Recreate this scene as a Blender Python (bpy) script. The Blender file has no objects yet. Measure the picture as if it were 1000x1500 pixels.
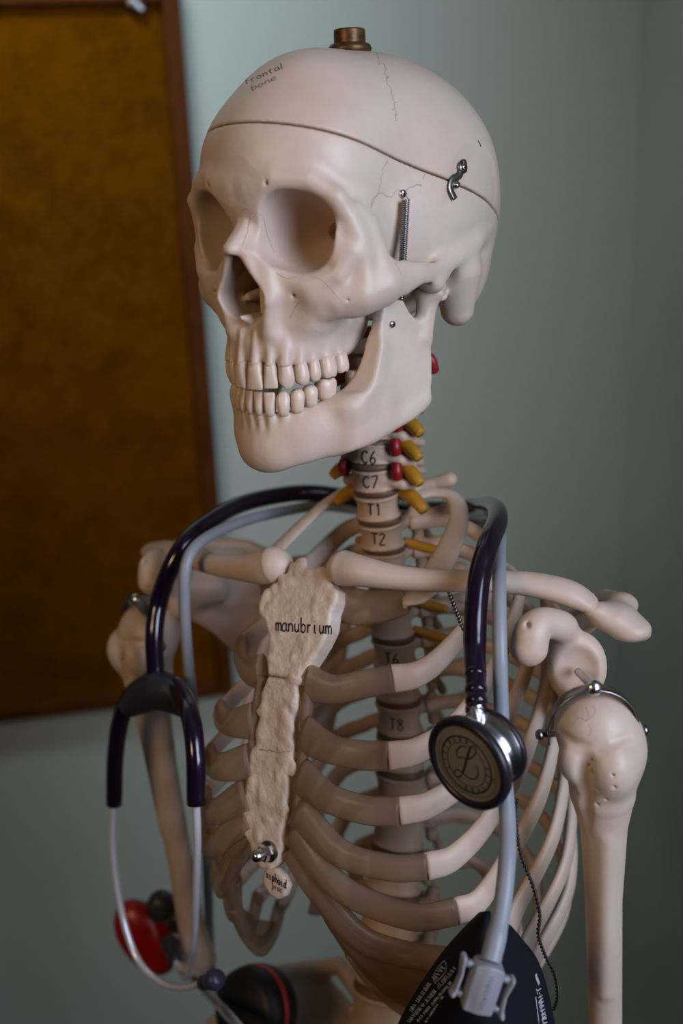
import bpy, bmesh, math, random
import numpy as np
from mathutils import Vector, Matrix
from mathutils.bvhtree import BVHTree

random.seed(7)
scene = bpy.context.scene
COL = scene.collection
PI = math.pi

# ------------------------------------------------------------------ frames
# The lens sits at eye height in front of the hanging skeleton, tipped down.
FPX = 1650.0                       # focal length in pixels of a 1000 x 1500 frame
EYE = np.array([0.0, 0.0, 1.72])


def camera_axes():
    n = np.array([721 - 500, 5814 - 750, FPX], float)
    n /= np.linalg.norm(n)
    zc = -n
    yc = np.array([0, 0, 1.0]) - zc * zc[2]
    yc /= np.linalg.norm(yc)
    xc = np.cross(yc, zc)
    return np.stack([xc, yc, zc])


CAMM = camera_axes()


def ray(px, py):
    return CAMM @ np.array([(px - 500) / FPX, (py - 750) / FPX, 1.0])


def un(px, py, d):
    return EYE + ray(px, py) * d


def rot3(ax, a):
    c, s = math.cos(a), math.sin(a)
    if ax == 'x':
        return np.array([[1, 0, 0], [0, c, -s], [0, s, c]])
    if ax == 'y':
        return np.array([[c, 0, s], [0, 1, 0], [-s, 0, c]])
    return np.array([[c, -s, 0], [s, c, 0], [0, 0, 1.0]])


class Frame:
    """Body frame: (left, forward, up) in millimetres -> world metres."""

    def __init__(self, yaw, pitch, roll, t):
        self.R = rot3('z', math.radians(yaw)) @ rot3('x', math.radians(pitch)) @ rot3('y', math.radians(roll))
        self.t = np.array(t, float)

    def w(self, p):
        p = np.asarray(p, float) / 1000.0
        q = p * np.array([1.0, -1.0, 1.0])
        return q @ self.R.T + self.t

    def l(self, P):
        q = (np.asarray(P, float) - self.t) @ self.R
        return q * np.array([1.0, -1.0, 1.0]) * 1000.0

    def from_px(self, px, py, ax, val):
        """Point of the frame on the plane axis=val that lies under a pixel."""
        a = self.l(EYE)
        b = self.l(EYE + ray(px, py))
        t = (val - a[ax]) / (b[ax] - a[ax])
        return a + t * (b - a)


SK = Frame(-38.95, -1.6, -0.6, (0.01747, 0.628, 1.65544))      # skull
TR = Frame(-36.775, -4.5475, -3.505, (0.01691, 0.62323, 1.51699))  # thorax, origin near T1


# ------------------------------------------------------------------ distance-field sculpting
def smin(a, b, k):
    if k <= 0:
        return np.minimum(a, b)
    h = np.maximum(k - np.abs(a - b), 0.0) / k
    return np.minimum(a, b) - h * h * k * 0.25


class Vol:
    def __init__(self, lo, hi, h, mirror=False):
        self.h = h
        self.mirror = mirror
        lo = list(lo)
        if mirror:
            lo[0] = 0.0
        self.lo = np.array(lo, np.float32)
        n = [int(math.ceil((hi[i] - lo[i]) / h)) + 1 for i in range(3)]
        self.ax = [(lo[i] + h * np.arange(n[i])).astype(np.float32) for i in range(3)]
        self.d = np.full(n, 50.0, np.float32)

    def _sl(self, lo, hi):
        s = []
        for i in range(3):
            a = max(0, int((lo[i] - self.lo[i]) / self.h))
            b = min(len(self.ax[i]), int((hi[i] - self.lo[i]) / self.h) + 2)
            if b <= a:
                return None
            s.append(slice(a, b))
        return tuple(s)

    def grid(self, s):
        return (self.ax[0][s[0]][:, None, None], self.ax[1][s[1]][None, :, None], self.ax[2][s[2]][None, None, :])

    def add(self, prim, k=0.0):
        f, lo, hi = prim
        m = k + 4 * self.h + 2
        s = self._sl(np.array(lo) - m, np.array(hi) + m)
        if s is None:
            return
        self.d[s] = smin(self.d[s], f(*self.grid(s)), k)

    def cut(self, prim, k=0.0):
        f, lo, hi = prim
        m = k + 3 * self.h + 2
        s = self._sl(np.array(lo) - m, np.array(hi) + m)
        if s is None:
            return
        self.d[s] = -smin(-self.d[s], f(*self.grid(s)), k)

    def keep(self, f, k=0.0):
        """Intersect with a function over the whole grid (negative inside)."""
        s = tuple(slice(0, n) for n in self.d.shape)
        g = f(*self.grid(s))
        self.d = -smin(-self.d, -g, k)

    def copy(self):
        v = Vol.__new__(Vol)
        v.__dict__ = dict(self.__dict__)
        v.d = self.d.copy()
        return v

    def mesh(self, smooth=1):
        d = self.d
        lo = self.lo.astype(float).copy()
        if self.mirror:
            d = np.concatenate([d[:0:-1], d], 0)
            lo[0] = -self.h * (self.d.shape[0] - 1)
        d = np.pad(d, 1, constant_values=20.0)
        lo = lo - self.h
        return surface_nets(d, lo, self.h, smooth)


def surface_nets(d, lo, h, smooth=1):
    s = d < 0
    n = d.shape
    c = np.zeros([k - 1 for k in n], np.int8)
    for i in (0, 1):
        for j in (0, 1):
            for k in (0, 1):
                c += s[i:n[0] - 1 + i, j:n[1] - 1 + j, k:n[2] - 1 + k]
    act = (c > 0) & (c < 8)
    idx = np.argwhere(act)
    ids = -np.ones(act.shape, np.int64)
    ids[act] = np.arange(len(idx))
    cv = {}
    for i in (0, 1):
        for j in (0, 1):
            for k in (0, 1):
                cv[i, j, k] = d[idx[:, 0] + i, idx[:, 1] + j, idx[:, 2] + k].astype(np.float64)
    acc = np.zeros((len(idx), 3))
    cnt = np.zeros(len(idx))
    for ax in range(3):
        for a in (0, 1):
            for b in (0, 1):
                o = [0, 0, 0]
                oth = [q for q in range(3) if q != ax]
                o[oth[0]], o[oth[1]] = a, b
                p = list(o)
                p[ax] = 1
                d0, d1 = cv[tuple(o)], cv[tuple(p)]
                m = (d0 < 0) != (d1 < 0)
                t = np.where(m, d0 / np.where(m, d0 - d1, 1), 0)
                pos = np.zeros((len(idx), 3))
                pos[:, oth[0]], pos[:, oth[1]] = a, b
                pos[:, ax] = t
                acc += pos * m[:, None]
                cnt += m
    v = (idx + acc / cnt[:, None]) * h + np.array(lo)
    faces = []
    for ax in range(3):
        o1, o2 = [q for q in range(3) if q != ax]
        sl0 = [slice(None)] * 3
        sl1 = [slice(None)] * 3
        sl0[ax], sl1[ax] = slice(0, -1), slice(1, None)
        e = s[tuple(sl0)] != s[tuple(sl1)]
        e[(slice(None),) * 0 + tuple(slice(0, 1) if q == o1 else slice(None) for q in range(3))] = False
        e[tuple(slice(0, 1) if q == o2 else slice(None) for q in range(3))] = False
        e[tuple(slice(-1, None) if q == o1 else slice(None) for q in range(3))] = False
        e[tuple(slice(-1, None) if q == o2 else slice(None) for q in range(3))] = False
        E_ = np.argwhere(e)
        if not len(E_):
            continue
        ins = s[E_[:, 0], E_[:, 1], E_[:, 2]]

        def cell(da, db):
            q = E_.copy()
            q[:, o1] += da
            q[:, o2] += db
            return ids[q[:, 0], q[:, 1], q[:, 2]]
        f = np.stack([cell(-1, -1), cell(0, -1), cell(0, 0), cell(-1, 0)], 1)
        flip = ins if ax != 1 else ~ins
        f[~flip] = f[~flip][:, ::-1]
        faces.append(f)
    f = np.concatenate(faces)
    f = f[(f >= 0).all(1)]
    for _ in range(smooth):
        a = np.zeros_like(v)
        w = np.zeros(len(v))
        for i in range(4):
            p, q = f[:, i], f[:, (i + 1) % 4]
            for x in range(3):
                a[:, x] += np.bincount(p, v[q, x], len(v)) + np.bincount(q, v[p, x], len(v))
            w += np.bincount(p, minlength=len(v)) + np.bincount(q, minlength=len(v))
        v = v * 0.5 + a / np.maximum(w, 1)[:, None] * 0.5
    return v, f


# primitives: (function, lower corner, upper corner)
def ell(c, r, rx=0, ry=0, rz=0):
    c = np.array(c, np.float32)
    r = np.array(r, np.float32)
    if rx or ry or rz:
        Rm = (rot3('z', math.radians(rz)) @ rot3('y', math.radians(ry)) @ rot3('x', math.radians(rx))).T.astype(np.float32)
        R_ = float(r.max())
        ext = np.array([R_] * 3)
    else:
        Rm = None
        ext = r

    def f(X, Y, Z):
        x, y, z = X - c[0], Y - c[1], Z - c[2]
        if Rm is not None:
            x, y, z = (Rm[i, 0] * x + Rm[i, 1] * y + Rm[i, 2] * z for i in range(3))
        k0 = np.sqrt((x / r[0]) ** 2 + (y / r[1]) ** 2 + (z / r[2]) ** 2)
        k1 = np.sqrt((x / r[0] ** 2) ** 2 + (y / r[1] ** 2) ** 2 + (z / r[2] ** 2) ** 2)
        return k0 * (k0 - 1) / np.maximum(k1, 1e-6)
    return f, c - ext, c + ext


def cone(a, b, ra, rb, sq=(1, 1, 1)):
    return tube_sdf([a, b], [ra, rb], sq)


def tube_sdf(pts, rad, sq=(1, 1, 1), smooth=0):
    """Chain of tapered capsules; sq squashes the section along an axis."""
    P = np.array(pts, np.float32)
    R_ = np.array(rad if hasattr(rad, '__len__') else [rad] * len(P), np.float32)
    if smooth:
        Q = spline(np.concatenate([P, R_[:, None]], 1), smooth)
        P, R_ = Q[:, :3].astype(np.float32), Q[:, 3].astype(np.float32)
    s = np.array(sq, np.float32)
    lo = (P - R_[:, None] * s).min(0)
    hi = (P + R_[:, None] * s).max(0)
    ms = float(s.min())

    def f(X, Y, Z):
        out = None
        x, y, z = X / s[0], Y / s[1], Z / s[2]
        for i in range(len(P) - 1):
            a, b = P[i] / s, P[i + 1] / s
            ab = b - a
            L = float(ab @ ab) + 1e-9
            px, py, pz = x - a[0], y - a[1], z - a[2]
            t = np.clip((px * ab[0] + py * ab[1] + pz * ab[2]) / L, 0, 1)
            d = np.sqrt((px - t * ab[0]) ** 2 + (py - t * ab[1]) ** 2 + (pz - t * ab[2]) ** 2) - (R_[i] + t * (R_[i + 1] - R_[i]))
            out = d if out is None else np.minimum(out, d)
        return out * ms
    return f, lo, hi


def rbox(c, b, r=1.0, rx=0, ry=0, rz=0):
    c = np.array(c, np.float32)
    b = np.array(b, np.float32) - r
    Rm = (rot3('z', math.radians(rz)) @ rot3('y', math.radians(ry)) @ rot3('x', math.radians(rx))).T.astype(np.float32)
    e = float(np.linalg.norm(b)) + r

    def f(X, Y, Z):
        x, y, z = X - c[0], Y - c[1], Z - c[2]
        x, y, z = (Rm[i, 0] * x + Rm[i, 1] * y + Rm[i, 2] * z for i in range(3))
        qx, qy, qz = abs(x) - b[0], abs(y) - b[1], abs(z) - b[2]
        return (np.sqrt(np.maximum(qx, 0) ** 2 + np.maximum(qy, 0) ** 2 + np.maximum(qz, 0) ** 2)
                + np.minimum(np.maximum(qx, np.maximum(qy, qz)), 0) - r)
    return f, c - e, c + e


def poly_plate(poly, xf, half, r=1.5):
    """Plate whose outline is a polygon in (y, z); its mid x is xf(y, z)."""
    P = np.array(poly, np.float32)
    lo = [-1e3, P[:, 0].min() - r, P[:, 1].min() - r]
    hi = [1e3, P[:, 0].max() + r, P[:, 1].max() + r]

    def f(X, Y, Z):
        y, z = Y + 0 * Z, Z + 0 * Y
        d = np.full(np.broadcast(Y, Z).shape, 1e9, np.float32)
        sgn = np.ones_like(d)
        n = len(P)
        for i in range(n):
            a, b = P[i], P[i - 1]
            e = b - a
            wy, wz = y - a[0], z - a[1]
            t = np.clip((wy * e[0] + wz * e[1]) / (e @ e), 0, 1)
            d = np.minimum(d, (wy - e[0] * t) ** 2 + (wz - e[1] * t) ** 2)
            c1, c2 = z >= a[1], z < b[1]
            c3 = e[0] * wz > e[1] * wy
            m = (c1 & c2 & c3) | (~c1 & ~c2 & ~c3)
            sgn = np.where(m, -sgn, sgn)
        d2 = sgn * np.sqrt(d)
        hh = half(Y, Z) if callable(half) else half
        dx = np.abs(X - xf(Y, Z)) - hh
        a, b = np.maximum(d2 + r, 0), np.maximum(dx + r, 0)
        return np.sqrt(a * a + b * b) + np.minimum(np.maximum(d2 + r, dx + r), 0) - r
    return f, lo, hi


# ------------------------------------------------------------------ curves and meshes
def spline(P, n=8, closed=False):
    """Catmull-Rom through the rows of P (centripetal-ish uniform), n steps per span."""
    P = np.asarray(P, float)
    if len(P) < 3 and not closed:
        t = np.linspace(0, 1, n + 1)[:, None]
        return P[0] * (1 - t) + P[1] * t
    if closed:
        Q = np.concatenate([P[-1:], P, P[:2]])
        m = len(P)
    else:
        Q = np.concatenate([2 * P[:1] - P[1:2], P, 2 * P[-1:] - P[-2:-1]])
        m = len(P) - 1
    out = []
    for i in range(m):
        a, b, c, d = Q[i:i + 4]
        for j in range(n):
            t = j / n
            out.append(0.5 * (2 * b + (c - a) * t + (2 * a - 5 * b + 4 * c - d) * t * t + (3 * b - a - 3 * c + d) * t ** 3))
    if not closed:
        out.append(P[-1])
    return np.array(out)


class MB:
    """Collects vertices and faces (world metres), with a material slot per face."""

    def __init__(self):
        self.v, self.f, self.m = [], [], []
        self.n = 0

    def put(self, v, f, mat=0):
        v = np.asarray(v, float)
        self.v.append(v)
        for q in f:
            self.f.append([int(i) + self.n for i in q])
            self.m.append(mat)
        self.n += len(v)
        return self

    def tube(self, P, r, seg=12, up=None, mat=0, cap=True, closed=False, r2=None, normals=None):
        """Sweep an ellipse: r along `normals` (or a carried frame), r2 across."""
        P = np.asarray(P, float)
        n = len(P)
        ra = np.array(r if hasattr(r, '__len__') else [r] * n, float)
        rb = ra if r2 is None else np.array(r2 if hasattr(r2, '__len__') else [r2] * n, float)
        if closed:
            T = np.roll(P, -1, 0) - np.roll(P, 1, 0)
        else:
            T = np.gradient(P, axis=0)
        T /= np.linalg.norm(T, axis=1)[:, None] + 1e-12
        if normals is None:
            u = np.array(up if up is not None else ([0, 0, 1] if abs(T[0][2]) < 0.9 else [1, 0, 0]), float)
            N = np.zeros_like(P)
            for i in range(n):
                u = u - T[i] * (u @ T[i])
                u /= np.linalg.norm(u)
                N[i] = u
        else:
            N = np.asarray(normals, float)
            N = N - T * (N * T).sum(1)[:, None]
            N /= np.linalg.norm(N, axis=1)[:, None]
        B = np.cross(T, N)
        a = np.arange(seg) * 2 * PI / seg
        ring = (P[:, None, :] + N[:, None, :] * (np.cos(a)[None, :, None] * ra[:, None, None])
                + B[:, None, :] * (np.sin(a)[None, :, None] * rb[:, None, None]))
        V = ring.reshape(-1, 3)
        F = []
        m = n if closed else n - 1
        for i in range(m):
            i2 = (i + 1) % n
            for j in range(seg):
                k = (j + 1) % seg
                F.append((i * seg + j, i * seg + k, i2 * seg + k, i2 * seg + j))
        if cap and not closed:
            F.append(tuple(range(seg))[::-1])
            F.append(tuple((n - 1) * seg + j for j in range(seg)))
        return self.put(V, F, mat)

    def lathe(self, o, axis, prof, seg=32, mat=0, ref=None, cap=True):
        """prof: (radius, height along axis) rows."""
        o = np.array(o, float)
        z = np.array(axis, float)
        z /= np.linalg.norm(z)
        x = np.array(ref if ref is not None else ([1, 0, 0] if abs(z[0]) < 0.9 else [0, 1, 0]), float)
        x -= z * (x @ z)
        x /= np.linalg.norm(x)
        y = np.cross(z, x)
        a = np.arange(seg) * 2 * PI / seg
        V = []
        for r, h in prof:
            V.append(o + z * h + r * (np.cos(a)[:, None] * x + np.sin(a)[:, None] * y))
        V = np.concatenate(V)
        F = []
        for i in range(len(prof) - 1):
            for j in range(seg):
                k = (j + 1) % seg
                F.append((i * seg + j, i * seg + k, (i + 1) * seg + k, (i + 1) * seg + j))
        if cap:
            F.append(tuple(range(seg))[::-1])
            n = len(prof) - 1
            F.append(tuple(n * seg + j for j in range(seg)))
        return self.put(V, F, mat)

    def ball(self, c, r, seg=16, mat=0):
        n = seg // 2
        return self.lathe(c, (0, 0, 1), [(max(1e-5, r * math.sin(PI * i / n)), -r * math.cos(PI * i / n)) for i in range(n + 1)], seg, mat)

    def box(self, c, half, R_=np.eye(3), mat=0):
        c = np.array(c, float)
        V = np.array([[i, j, k] for i in (-1, 1) for j in (-1, 1) for k in (-1, 1)], float) * np.array(half)
        V = V @ np.array(R_).T + c
        F = [(0, 1, 3, 2), (4, 6, 7, 5), (0, 4, 5, 1), (2, 3, 7, 6), (0, 2, 6, 4), (1, 5, 7, 3)]
        return self.put(V, F, mat)


ORIG = {}


def node(name, mb, mats, parent=None, smooth=True, bevel=0.0, subsurf=0, origin=None, sharp=None):
    """Link one mesh object. mb holds world coordinates; the origin goes to its centre."""
    V = np.concatenate(mb.v)
    c = V.mean(0) if origin is None else np.array(origin, float)
    me = bpy.data.meshes.new(name)
    V = (V - c).astype(np.float32)
    lens = np.array([len(q) for q in mb.f], np.int32)
    loops = np.fromiter((i for q in mb.f for i in q), np.int32, int(lens.sum()))
    me.vertices.add(len(V))
    me.vertices.foreach_set('co', V.ravel())
    me.loops.add(len(loops))
    me.loops.foreach_set('vertex_index', loops)
    me.polygons.add(len(lens))
    st = np.zeros(len(lens), np.int32)
    st[1:] = np.cumsum(lens)[:-1]
    me.polygons.foreach_set('loop_start', st)
    me.polygons.foreach_set('loop_total', lens)
    for m in (mats if isinstance(mats, (list, tuple)) else [mats]):
        me.materials.append(m)
    me.polygons.foreach_set('material_index', np.array(mb.m, np.int32))
    me.polygons.foreach_set('use_smooth', np.full(len(lens), bool(smooth)))
    me.update(calc_edges=True)
    me.validate()
    bm = bmesh.new()
    bm.from_mesh(me)
    bmesh.ops.recalc_face_normals(bm, faces=bm.faces)
    bm.to_mesh(me)
    bm.free()
    if sharp:
        me.set_sharp_from_angle(angle=math.radians(sharp))
    o = bpy.data.objects.new(name, me)
    COL.objects.link(o)
    if parent is not None:
        o.parent = parent
        o.location = Vector(c - ORIG[parent.name])
    else:
        o.location = Vector(c)
    ORIG[o.name] = c
    if bevel:
        md = o.modifiers.new('bevel', 'BEVEL')
        md.width = bevel
        md.segments = 3
        md.limit_method = 'ANGLE'
        md.harden_normals = False
    if subsurf:
        md = o.modifiers.new('sub', 'SUBSURF')
        md.levels = md.render_levels = subsurf
    return o


def thing(name, loc, label, cat, group=None):
    o = bpy.data.objects.new(name, None)
    o.empty_display_size = 0.05
    COL.objects.link(o)
    o.location = Vector(loc)
    ORIG[o.name] = np.array(loc, float)
    tag(o, label, cat, group)
    return o


def tag(o, label=None, cat=None, group=None, kind=None):
    if label:
        o['label'] = label
    if cat:
        o['category'] = cat
    if group:
        o['group'] = group
    if kind:
        o['kind'] = kind
    return o


def vol_mb(vol, frame, smooth=1):
    v, f = vol.mesh(smooth)
    return MB().put(frame.w(v), f)


# ------------------------------------------------------------------ pen strokes laid on a surface
GLYPH = {
    'a': [[(.8, .9), (.4, 1), (.05, .6), (.1, .15), (.4, 0), (.75, .3), (.8, .95), (.78, .3), (1, 0)]],
    'b': [[(.1, 1.8), (.1, 0)], [(.1, .6), (.4, 1), (.8, .8), (.8, .2), (.4, 0), (.1, .2)]],
    'c': [[(.8, .8), (.45, 1), (.1, .6), (.15, .15), (.5, 0), (.85, .2)]],
    'd': [[(.8, .7), (.4, 1), (.05, .5), (.4, 0), (.8, .3)], [(.85, 1.8), (.8, 0)]],
    'e': [[(.1, .5), (.8, .6), (.6, 1), (.2, .9), (.05, .4), (.3, 0), (.8, .1)]],
    'f': [[(.8, 1.7), (.5, 1.8), (.35, 1.4), (.35, 0)], [(.1, 1), (.7, 1)]],
    'h': [[(.1, 1.8), (.1, 0)], [(.1, .6), (.45, 1), (.8, .7), (.8, 0)]],
    'i': [[(.3, 1), (.3, .1), (.5, 0)], [(.3, 1.4), (.32, 1.45)]],
    'k': [[(.1, 1.8), (.1, 0)], [(.7, 1), (.1, .5), (.7, 0)]],
    'l': [[(.2, 1.8), (.2, .1), (.4, 0)]],
    'm': [[(.05, 1), (.05, 0)], [(.05, .7), (.3, 1), (.5, .7), (.5, 0)], [(.5, .7), (.75, 1), (1, .7), (1, 0)]],
    'n': [[(.1, 1), (.1, 0)], [(.1, .6), (.45, 1), (.8, .7), (.8, 0)]],
    'o': [[(.45, 1), (.1, .7), (.1, .3), (.45, 0), (.8, .3), (.8, .7), (.45, 1)]],
    'p': [[(.1, 1), (.1, -.8)], [(.1, .7), (.45, 1), (.8, .6), (.45, 0), (.1, .3)]],
    'r': [[(.15, 1), (.15, 0)], [(.15, .5), (.4, .95), (.7, .9)]],
    's': [[(.7, .9), (.35, 1), (.1, .75), (.6, .35), (.5, 0), (.1, .05)]],
    't': [[(.35, 1.5), (.35, .1), (.6, 0)], [(.05, 1), (.7, 1)]],
    'u': [[(.1, 1), (.1, .3), (.4, 0), (.75, .4), (.78, 1), (.8, 0)]],
    'x': [[(.1, 1), (.8, 0)], [(.8, 1), (.1, 0)]],
    'y': [[(.1, 1), (.4, .3)], [(.8, 1), (.2, -.8)]],
    'C': [[(.9, 1.4), (.5, 1.7), (.1, 1.2), (.1, .5), (.5, 0), (.9, .3)]],
    'T': [[(.0, 1.7), (1, 1.7)], [(.5, 1.7), (.5, 0)]],
    '1': [[(.3, 1.4), (.5, 1.7), (.5, 0)]],
    '2': [[(.1, 1.4), (.5, 1.7), (.8, 1.3), (.1, 0), (.9, 0)]],
    '3': [[(.1, 1.6), (.6, 1.6), (.4, 1), (.8, .5), (.4, 0), (.05, .2)]],
    '4': [[(.7, 0), (.7, 1.7), (.05, .6), (.95, .6)]],
    '5': [[(.8, 1.7), (.2, 1.7), (.15, 1), (.7, .9), (.7, .2), (.1, 0)]],
    '6': [[(.7, 1.7), (.2, .9), (.1, .3), (.5, 0), (.8, .4), (.5, .8), (.15, .5)]],
    '7': [[(.05, 1.7), (.9, 1.7), (.3, 0)]],
    '8': [[(.5, .95), (.15, 1.3), (.5, 1.7), (.85, 1.3), (.5, .95), (.1, .4), (.5, 0), (.9, .4), (.5, .95)]],
    'A': [[(.05, 0), (.5, 1.7), (.95, 0)], [(.25, .6), (.75, .6)]],
    'L': [[(.1, 1.7), (.1, 0), (.8, 0)]],
    'M': [[(.05, 0), (.05, 1.7), (.5, .6), (.95, 1.7), (.95, 0)]],
    'N': [[(.1, 0), (.1, 1.7), (.9, 0), (.9, 1.7)]],
    'I': [[(.5, 1.7), (.5, 0)]],
    'Q': [[(.5, 1.7), (.1, 1.2), (.1, .5), (.5, 0), (.9, .5), (.9, 1.2), (.5, 1.7)], [(.6, .4), (1, -.1)]],
    'U': [[(.1, 1.7), (.1, .4), (.5, 0), (.9, .4), (.9, 1.7)]],
    'Y': [[(.05, 1.7), (.5, .9), (.95, 1.7)], [(.5, .9), (.5, 0)]],
    'S': [[(.85, 1.5), (.5, 1.7), (.15, 1.3), (.5, .9), (.85, .45), (.5, 0), (.1, .2)]],
}


def write(text, adv=1.15):
    """Strokes of a handwritten word, x to the right and y up, letter height 1."""
    out = []
    x = 0
    for ch in text:
        if ch == ' ':
            x += .7
            continue
        for s in GLYPH[ch]:
            out.append([(x + a, b) for a, b in s])
        x += adv
    return out, x


def bvh_of(mb):
    V = np.concatenate(mb.v)
    return BVHTree.FromPolygons([tuple(p) for p in V], mb.f)


def stroke_on(mb, bvh, strokes, o, ux, uy, width, mat, dirn=None, lift=0.0001, sub=5):
    """Project pen strokes along the plane normal onto the surface; thin flat ribbons."""
    o, ux, uy = (np.array(q, float) for q in (o, ux, uy))
    n = np.cross(ux, uy)
    n /= np.linalg.norm(n)
    if dirn is not None:
        n = np.array(dirn, float) / np.linalg.norm(dirn)
    for s in strokes:
        P = spline(np.array(s, float), sub) if len(s) > 2 else spline(np.array(s, float), sub * 2)
        pts = []
        for a, b in P:
            q = o + ux * a + uy * b + n * 0.03
            h = bvh.ray_cast(Vector(q), Vector(-n), 0.08)
            if h[0] is not None:
                pts.append(np.array(h[0]) + np.array(h[1]) * lift * (1 if Vector(n).dot(h[1]) > 0 else -1))
        if len(pts) > 1:
            pts = np.array(pts)
            keep = [0] + [i for i in range(1, len(pts)) if np.linalg.norm(pts[i] - pts[i - 1]) > 1e-5]
            pts = pts[keep]
            if len(pts) > 1:
                mb.tube(pts, width * .35, seg=5, mat=mat, r2=width, normals=np.tile(n, (len(pts), 1)))


def text_mesh(txt, size, depth=0.0002):
    """Printed text as plain mesh data lying in XY, centred."""
    cu = bpy.data.curves.new('txt', 'FONT')
    cu.body = txt
    cu.size = size
    cu.extrude = depth
    cu.align_x = 'CENTER'
    cu.align_y = 'CENTER'
    ob = bpy.data.objects.new('txt', cu)
    COL.objects.link(ob)
    bpy.context.view_layer.update()
    ev = ob.evaluated_get(bpy.context.evaluated_depsgraph_get())
    me = ev.to_mesh()
    V = np.array([v.co[:] for v in me.vertices]).reshape(-1, 3)
    F = [tuple(p.vertices) for p in me.polygons]
    ev.to_mesh_clear()
    bpy.data.objects.remove(ob)
    bpy.data.curves.remove(cu)
    return V, F
# ------------------------------------------------------------------ materials
def mat(name, col, rough=0.5, metal=0.0, sss=0.0, var=None, vscale=60.0, bump=0.0, bscale=400.0, coat=0.0, spec=0.5, trans=0.0, ior=1.45):
    m = bpy.data.materials.new(name)
    m.use_nodes = True
    nt = m.node_tree
    b = nt.nodes['Principled BSDF']
    b.inputs['Base Color'].default_value = (*col, 1)
    b.inputs['Roughness'].default_value = rough
    b.inputs['Metallic'].default_value = metal
    b.inputs['Specular IOR Level'].default_value = spec
    b.inputs['IOR'].default_value = ior
    b.inputs['Transmission Weight'].default_value = trans
    b.inputs['Coat Weight'].default_value = coat
    b.inputs['Coat Roughness'].default_value = 0.15
    if sss:
        b.inputs['Subsurface Weight'].default_value = sss
        b.inputs['Subsurface Radius'].default_value = (0.006, 0.0035, 0.002)
        b.inputs['Subsurface Scale'].default_value = 1.0
    tc = nt.nodes.new('ShaderNodeTexCoord')
    if var is not None:
        n = nt.nodes.new('ShaderNodeTexNoise')
        n.inputs['Scale'].default_value = vscale
        n.inputs['Detail'].default_value = 6
        n.inputs['Roughness'].default_value = 0.6
        nt.links.new(tc.outputs['Object'], n.inputs['Vector'])
        r = nt.nodes.new('ShaderNodeValToRGB')
        r.color_ramp.elements[0].position = 0.35
        r.color_ramp.elements[1].position = 0.68
        r.color_ramp.elements[0].color = (*var, 1)
        r.color_ramp.elements[1].color = (*col, 1)
        nt.links.new(n.outputs['Fac'], r.inputs['Fac'])
        nt.links.new(r.outputs['Color'], b.inputs['Base Color'])
    if bump:
        n2 = nt.nodes.new('ShaderNodeTexNoise')
        n2.inputs['Scale'].default_value = bscale
        n2.inputs['Detail'].default_value = 4
        nt.links.new(tc.outputs['Object'], n2.inputs['Vector'])
        bp = nt.nodes.new('ShaderNodeBump')
        bp.inputs['Strength'].default_value = bump
        bp.inputs['Distance'].default_value = 0.001
        nt.links.new(n2.outputs['Fac'], bp.inputs['Height'])
        nt.links.new(bp.outputs['Normal'], b.inputs['Normal'])
    return m


M_BONE = mat('bone', (0.60, 0.485, 0.39), 0.42, sss=0.12, var=(0.535, 0.41, 0.315), vscale=22, bump=0.16, bscale=300)
M_BONE2 = mat('bone_body', (0.61, 0.485, 0.39), 0.45, var=(0.52, 0.385, 0.285), vscale=26, bump=0.15, bscale=240)
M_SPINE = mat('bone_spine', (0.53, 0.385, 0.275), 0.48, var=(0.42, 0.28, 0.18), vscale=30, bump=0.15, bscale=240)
M_ROUGHBONE = mat('bone_rough', (0.68, 0.56, 0.455), 0.5, var=(0.54, 0.42, 0.32), vscale=60, bump=0.7, bscale=230)
M_TOOTH = mat('tooth', (0.64, 0.50, 0.39), 0.3, sss=0.1, var=(0.58, 0.44, 0.33), vscale=120, bump=0.03, bscale=300)
M_SUTURE = mat('suture', (0.45, 0.34, 0.26), 0.6)
M_INK = mat('ink', (0.015, 0.013, 0.015), 0.5)
M_INKGREY = mat('ink_faded', (0.16, 0.12, 0.10), 0.6)
M_STAIN = mat('orbit_stain', (0.42, 0.21, 0.07), 0.7)
M_STEEL = mat('steel', (0.58, 0.57, 0.56), 0.25, 1.0)
M_CHROME = mat('chrome_tube', (0.88, 0.88, 0.93), 0.22, 0.45, coat=0.6)
M_DARKSTEEL = mat('dark_steel', (0.28, 0.27, 0.26), 0.32, 1.0)
M_BRASS = mat('brass', (0.16, 0.08, 0.03), 0.42, 0.6, var=(0.07, 0.035, 0.012), vscale=200)
M_PURPLE = mat('purple_vinyl', (0.009, 0.0035, 0.013), 0.16, coat=0.3, spec=0.6)
M_YOKE = mat('yoke_rubber', (0.02, 0.02, 0.026), 0.42)
M_RIM = mat('rim_rubber', (0.012, 0.009, 0.014), 0.35)
M_EARTIP = mat('eartip_rubber', (0.035, 0.03, 0.055), 0.35)
M_DIAPH = mat('diaphragm', (0.20, 0.175, 0.14), 0.35, spec=0.6)
M_HOSE = mat('grey_hose', (0.25, 0.27, 0.295), 0.4)
M_CONN = mat('grey_plastic', (0.25, 0.25, 0.265), 0.42)
M_CUFF = mat('navy_nylon', (0.0035, 0.004, 0.009), 0.75, spec=0.25, bump=0.3, bscale=900)
M_PRINT = mat('white_print', (0.42, 0.40, 0.44), 0.6)
M_RED = mat('red_plastic', (0.32, 0.006, 0.004), 0.3)
M_BLACK = mat('black_plastic', (0.008, 0.008, 0.009), 0.5)
M_KNOB = mat('dark_knob', (0.03, 0.03, 0.032), 0.4)
M_NERVE = mat('nerve_yellow', (0.42, 0.20, 0.012), 0.4)
M_ARTERY = mat('artery_red', (0.25, 0.008, 0.011), 0.35)
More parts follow.
